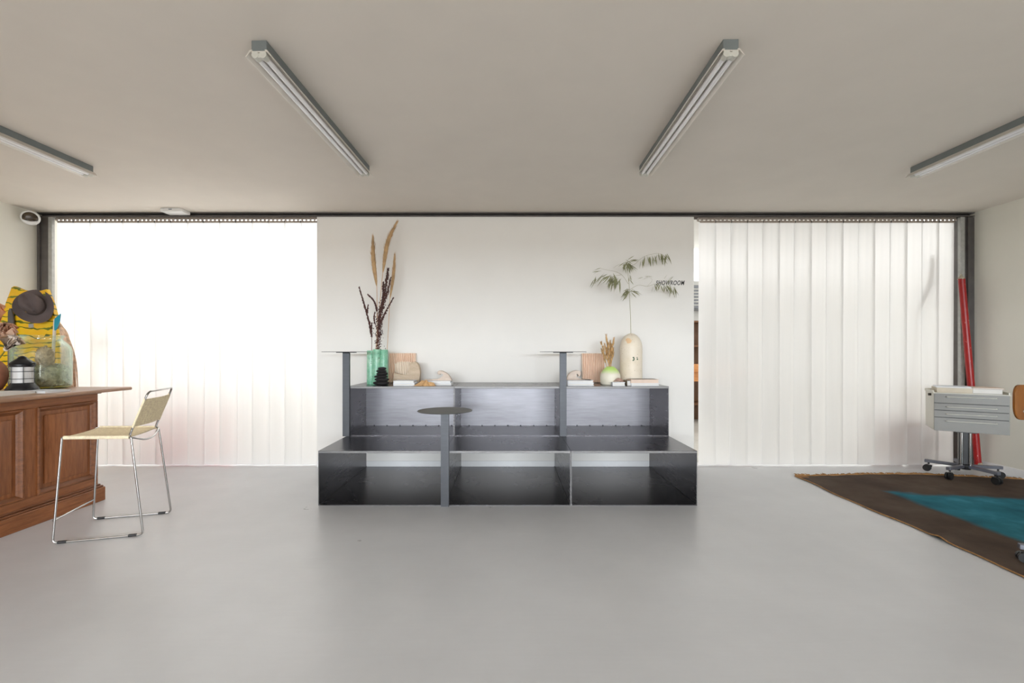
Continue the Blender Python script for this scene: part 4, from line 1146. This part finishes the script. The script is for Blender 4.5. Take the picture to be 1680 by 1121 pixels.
# ------------------------------------------------------------------ rug
RX0, RX1, RY0, RY1 = 2.745, 4.80, 1.55, 4.365
rg = thing('rug', 'dark brown rug with teal centre and tan frayed edges', 'rug', (RX0, RY0, 0))
def far(x): return (RY1 - RY0) + .05 * math.sin((x) * 1.9 - .2) * min(1, x * 1.5) - .12 * max(0, (x - 1.3)) + .006 * math.sin(x * 27) 
def rug_h(x, y):
    return .0035 * (noise.noise(Vector((x * 2.2, y * 2.2, 0))) + 1) + .016 * math.exp(-((y - 1.35 - .25 * x) / .05) ** 2) * math.exp(-(x / .16) ** 2)
def edge(y): return .010 * math.sin(y * 5.2) + .006 * math.sin(y * 13.0)
def rug_top(u, v):
    x = (RX1 - RX0) * u; y = far(x) * v
    return (x + edge(y) * (1 - u), y, .0075 + rug_h(x, y))
nu, nv = 60, 90
b = MB().grid(rug_top, nu, nv)
ret = bmesh.ops.extrude_face_region(b.bm, geom=list(b.bm.faces))
for v in ret['geom']:
    if isinstance(v, bmesh.types.BMVert): v.co.z = .0006 + (rug_h(v.co.x, v.co.y) * .8 if v.co.x < .3 else 0)
part('pile', b, M['rug'], rg, ang=60)
b = MB().tube([Vector(rug_top(0, k / 120)) + Vector((-.002, 0, -.003)) for k in range(121)], .0042, 6)
part('side_binding', b, M['jute'], rg)
b = MB(); rnd = random.Random(2)
for k in range(420):
    u = rnd.random(); p = Vector(rug_top(u, 1)); p.z = .008
    q_ = p + Vector((rnd.uniform(-.02, .02), rnd.uniform(.015, .05), rnd.uniform(-.004, .010)))
    b.tube([p, p.lerp(q_, .5) + Vector((0, 0, .004)), q_], .0028, 5)
part('fringe', b, M['jute'], rg, kind='stuff')
b = MB().tube([Vector(rug_top(k / 100, 1)) for k in range(101)], .006, 6)
part('end_binding', b, M['jute'], rg)

# ------------------------------------------------------------------ drawer cart
th = math.radians(33)
U = Vector((math.cos(th), -math.sin(th), 0)); V = Vector((math.sin(th), math.cos(th), 0))
cw, cd, cz0, cz1 = .500, .363, .440, .790
corner = Vector((4.02, 4.30, 0))
cc = corner + U * cw / 2 + V * cd / 2
cart = thing('drawer_cart', 'grey medical drawer cart on a wheeled star base by the right wall', 'cart', (cc.x, cc.y, 0), -th)
hw, hd = cw / 2, cd / 2
part('cabinet', MB().box((-hw, -hd + .016, cz0), (hw, hd, cz1), .004), M['cream_paint'], cart)
part('drawer_recess', MB().box((-hw + .003, -hd + .008, cz0 + .002), (hw - .003, -hd + .0165, cz1 - .002)), M['black'], cart, smooth=False)
zt = cz1; hh = cz1 - cz0
for i, fr in enumerate((.258, .189, .189, .364)):
    z1 = zt - (.003 if i else 0); z0 = zt - hh * fr + (.003 if i < 3 else 0); zt -= hh * fr
    d_ = part('drawer', MB().box((-hw + .001, -hd, z0), (hw - .001, -hd + .008, z1), .0012), M['grey_paint'], cart, smooth=False)
    hz = z1 - .028
    hp = fillet([(-.165, -hd - .001, hz), (-.165, -hd - .024, hz), (.165, -hd - .024, hz), (.165, -hd - .001, hz)], .010)
    sub('handle', MB().tube(hp, .0042, 8), M['handle'], d_, label='pale grey bar handle')
tr = MB().box((-hw - .006, -hd - .002, cz1), (hw + .006, hd + .004, cz1 + .006))
for a in ((-hw - .006, -hd + .02, -hw + .004, hd + .004), (hw - .004, -hd + .02, hw + .006, hd + .004), (-hw + .004, hd - .006, hw - .004, hd + .004)):
    tr.box((a[0], a[1], cz1 + .006), (a[2], a[3], cz1 + .026), .002)
part('top_tray', tr, M['cream_paint'], cart)
part('side_knob', MB().tube([(-hw, -hd + .12, cz1 - .02), (-hw - .022, -hd + .12, cz1 - .02)], .012, 12), M['sensor_eye'], cart)
part('column_mount', MB().box((-.07, -.07, cz0 - .02), (.07, .07, cz0)), M['black'], cart)
part('column', MB().box((-.040, -.022, .10), (.040, .030, cz0 - .02), .006), M['black'], cart)
for x0 in (-.038, .020): part('column_rod', MB().tube([(x0 + .010, -.026, .11), (x0 + .010, -.026, cz0 - .02)], .011, 14), M['chrome'], cart)
part('hub', MB().lathe([(0, .070), (.040, .070), (.048, .085), (.048, .112), (.04, .120), (0, .120)], 24), M['black'], cart)
def star_base(par, angs, r, zc, mat_arm, base_rot, rw=.032):
    for a_ in angs:
        a = math.radians(a_) - base_rot; ca, sa = math.cos(a), math.sin(a)
        R_ = Matrix.Rotation(a, 4, 'Z')
        arm = part('arm', MB().box((.03, -.016, zc - .014), (r, .016, zc + .014), .002, xf=None), mat_arm, par)
        arm.rotation_euler = (0, 0, a)
        cs = MB().tube([(r - .03, 0, zc - .014), (r - .03, 0, zc - .03)], .008, 8)
        for s in (-1, 1): cs.tube([(r - .03 + .012, s * .004, rw), (r - .03 + .012, s * .022, rw)], rw, 20)
        cs.box((r - .055, -.014, rw + .012), (r - .005, .014, rw + .030), .004)
        w_ = part('caster', cs, M['black'], par); w_.rotation_euler = (0, 0, a)
star_base(cart, (274, 346, 58, 130, 202), .285, .100, M['base_metal'], -th)
cart.location.z = .0165
# the pole's and cart's neighbours: books on the cart
def on_cart(u, v): 
    p = cc + U * u + V * v; return p
zc_ = cz1 + .006 + .0165
p = on_cart(-.095, -.02)
book(p.x - .125, p.x + .125, p.y - .11, p.y + .11, zc_, .046, M['cream_cover'], 'thick cream book on the left of the drawer cart', -th, mp=M['cream_cover'])
book(p.x - .118, p.x + .128, p.y - .10, p.y + .11, zc_ + .046, .012, M['white_cover'], 'thin white magazine lying on the cream book on the cart', -th - .05)
p = on_cart(.125, .0)
book(p.x - .10, p.x + .10, p.y - .12, p.y + .12, zc_, .044, M['grey_cover'], 'grey book on the right of the drawer cart', -th)
book(p.x - .105, p.x + .10, p.y - .12, p.y + .115, zc_ + .044, .010, M['pink_cover'], 'thin beige book on top of the grey book on the cart', -th + .04)

# red pole
pb, ptop = Vector((4.775, 4.625, 0.0)), Vector((4.668, 4.690, 1.955))
rp = thing('red_pole', 'chipped red painted pole leaning in the right corner', 'pole', tuple(pb))
dv = ptop - pb
pts = [dv * (k / 20) for k in range(21)]
pts[0] = dv * .02
part('shaft', MB().tube(pts, [.030 - .003 * abs(k / 20 - .4) for k in range(21)], 20), M['red'], rp)
b = MB()
rnd = random.Random(8)
for k in range(9): b.ico(dv + Vector((rnd.uniform(-.018, .018), rnd.uniform(-.018, .012), rnd.uniform(-.012, .03))), rnd.uniform(.010, .017), 2, .5, 2.5, k)
part('plaster_top', b, M['cement'], rp)
b = MB().lathe([(0, 0), (.030, 0), (.034, .012), (.031, .05), (.030, .075), (0, .075)], 18)
for v in b.bm.verts: v.co += v.co.normalized() * .003 * noise.noise(v.co * 60); 
part('plaster_foot', b, M['cement'], rp)

# ply swivel chair at the right edge
pc = thing('swivel_chair', 'brown plywood swivel chair cut by the right edge of the picture', 'chair', (3.165, 2.41, .0165), 0)
bpts = []
bw, bh = .19, .205
for cx_, cz_, a0 in ((bw - .05, bh - .05, 0), (-bw + .05, bh - .05, 90), (-bw + .075, .075, 180), (bw - .075, .075, 270)):
    rr = .05 if a0 < 180 else .075
    for k in range(7):
        a = math.radians(a0 + 15 * k); bpts.append((cx_ + rr * math.cos(a), cz_ + rr * math.sin(a)))
b = MB().prism(bpts, -.006, .006, 'Y', bev=.002)
bmesh.ops.triangulate(b.bm, faces=[f for f in b.bm.faces if len(f.verts) > 8])
for v in b.bm.verts: v.co = Vector((v.co.x - .06, v.co.y + .26 - v.co.x ** 2 * 1.2, v.co.z + .785))
part('backrest', b, M['ply'], pc, ang=40)
for dz in (.05, .12): part('bolt', MB().lathe([(0, .004), (.007, .003), (.009, 0)], 14, xf=Matrix.Translation((-.165, .237, .785 + dz)) @ Matrix.Rotation(PI / 2, 4, 'X')), M['chrome'], pc)
b = MB().prism([(.19 * math.cos(a), .19 * math.sin(a)) for a in [2 * PI * k / 32 for k in range(32)]], .44, .453, 'Z', bev=.003)
part('seat', b, M['ply'], pc)
part('back_bar', MB().tube(fillet([(-.04, .05, .425), (-.05, .285, .425), (-.055, .280, .93)], .06), .010, 8), M['base_metal'], pc)
part('column', MB().tube([(0, 0, .09), (0, 0, .437)], .02, 12), M['chrome'], pc)
part('hub', MB().lathe([(0, .06), (.035, .06), (.04, .075), (.04, .10), (0, .11)], 20), M['black'], pc)
star_base(pc, (150, 222, 294, 6, 78), .325, .085, M['base_metal'], 0, .027)
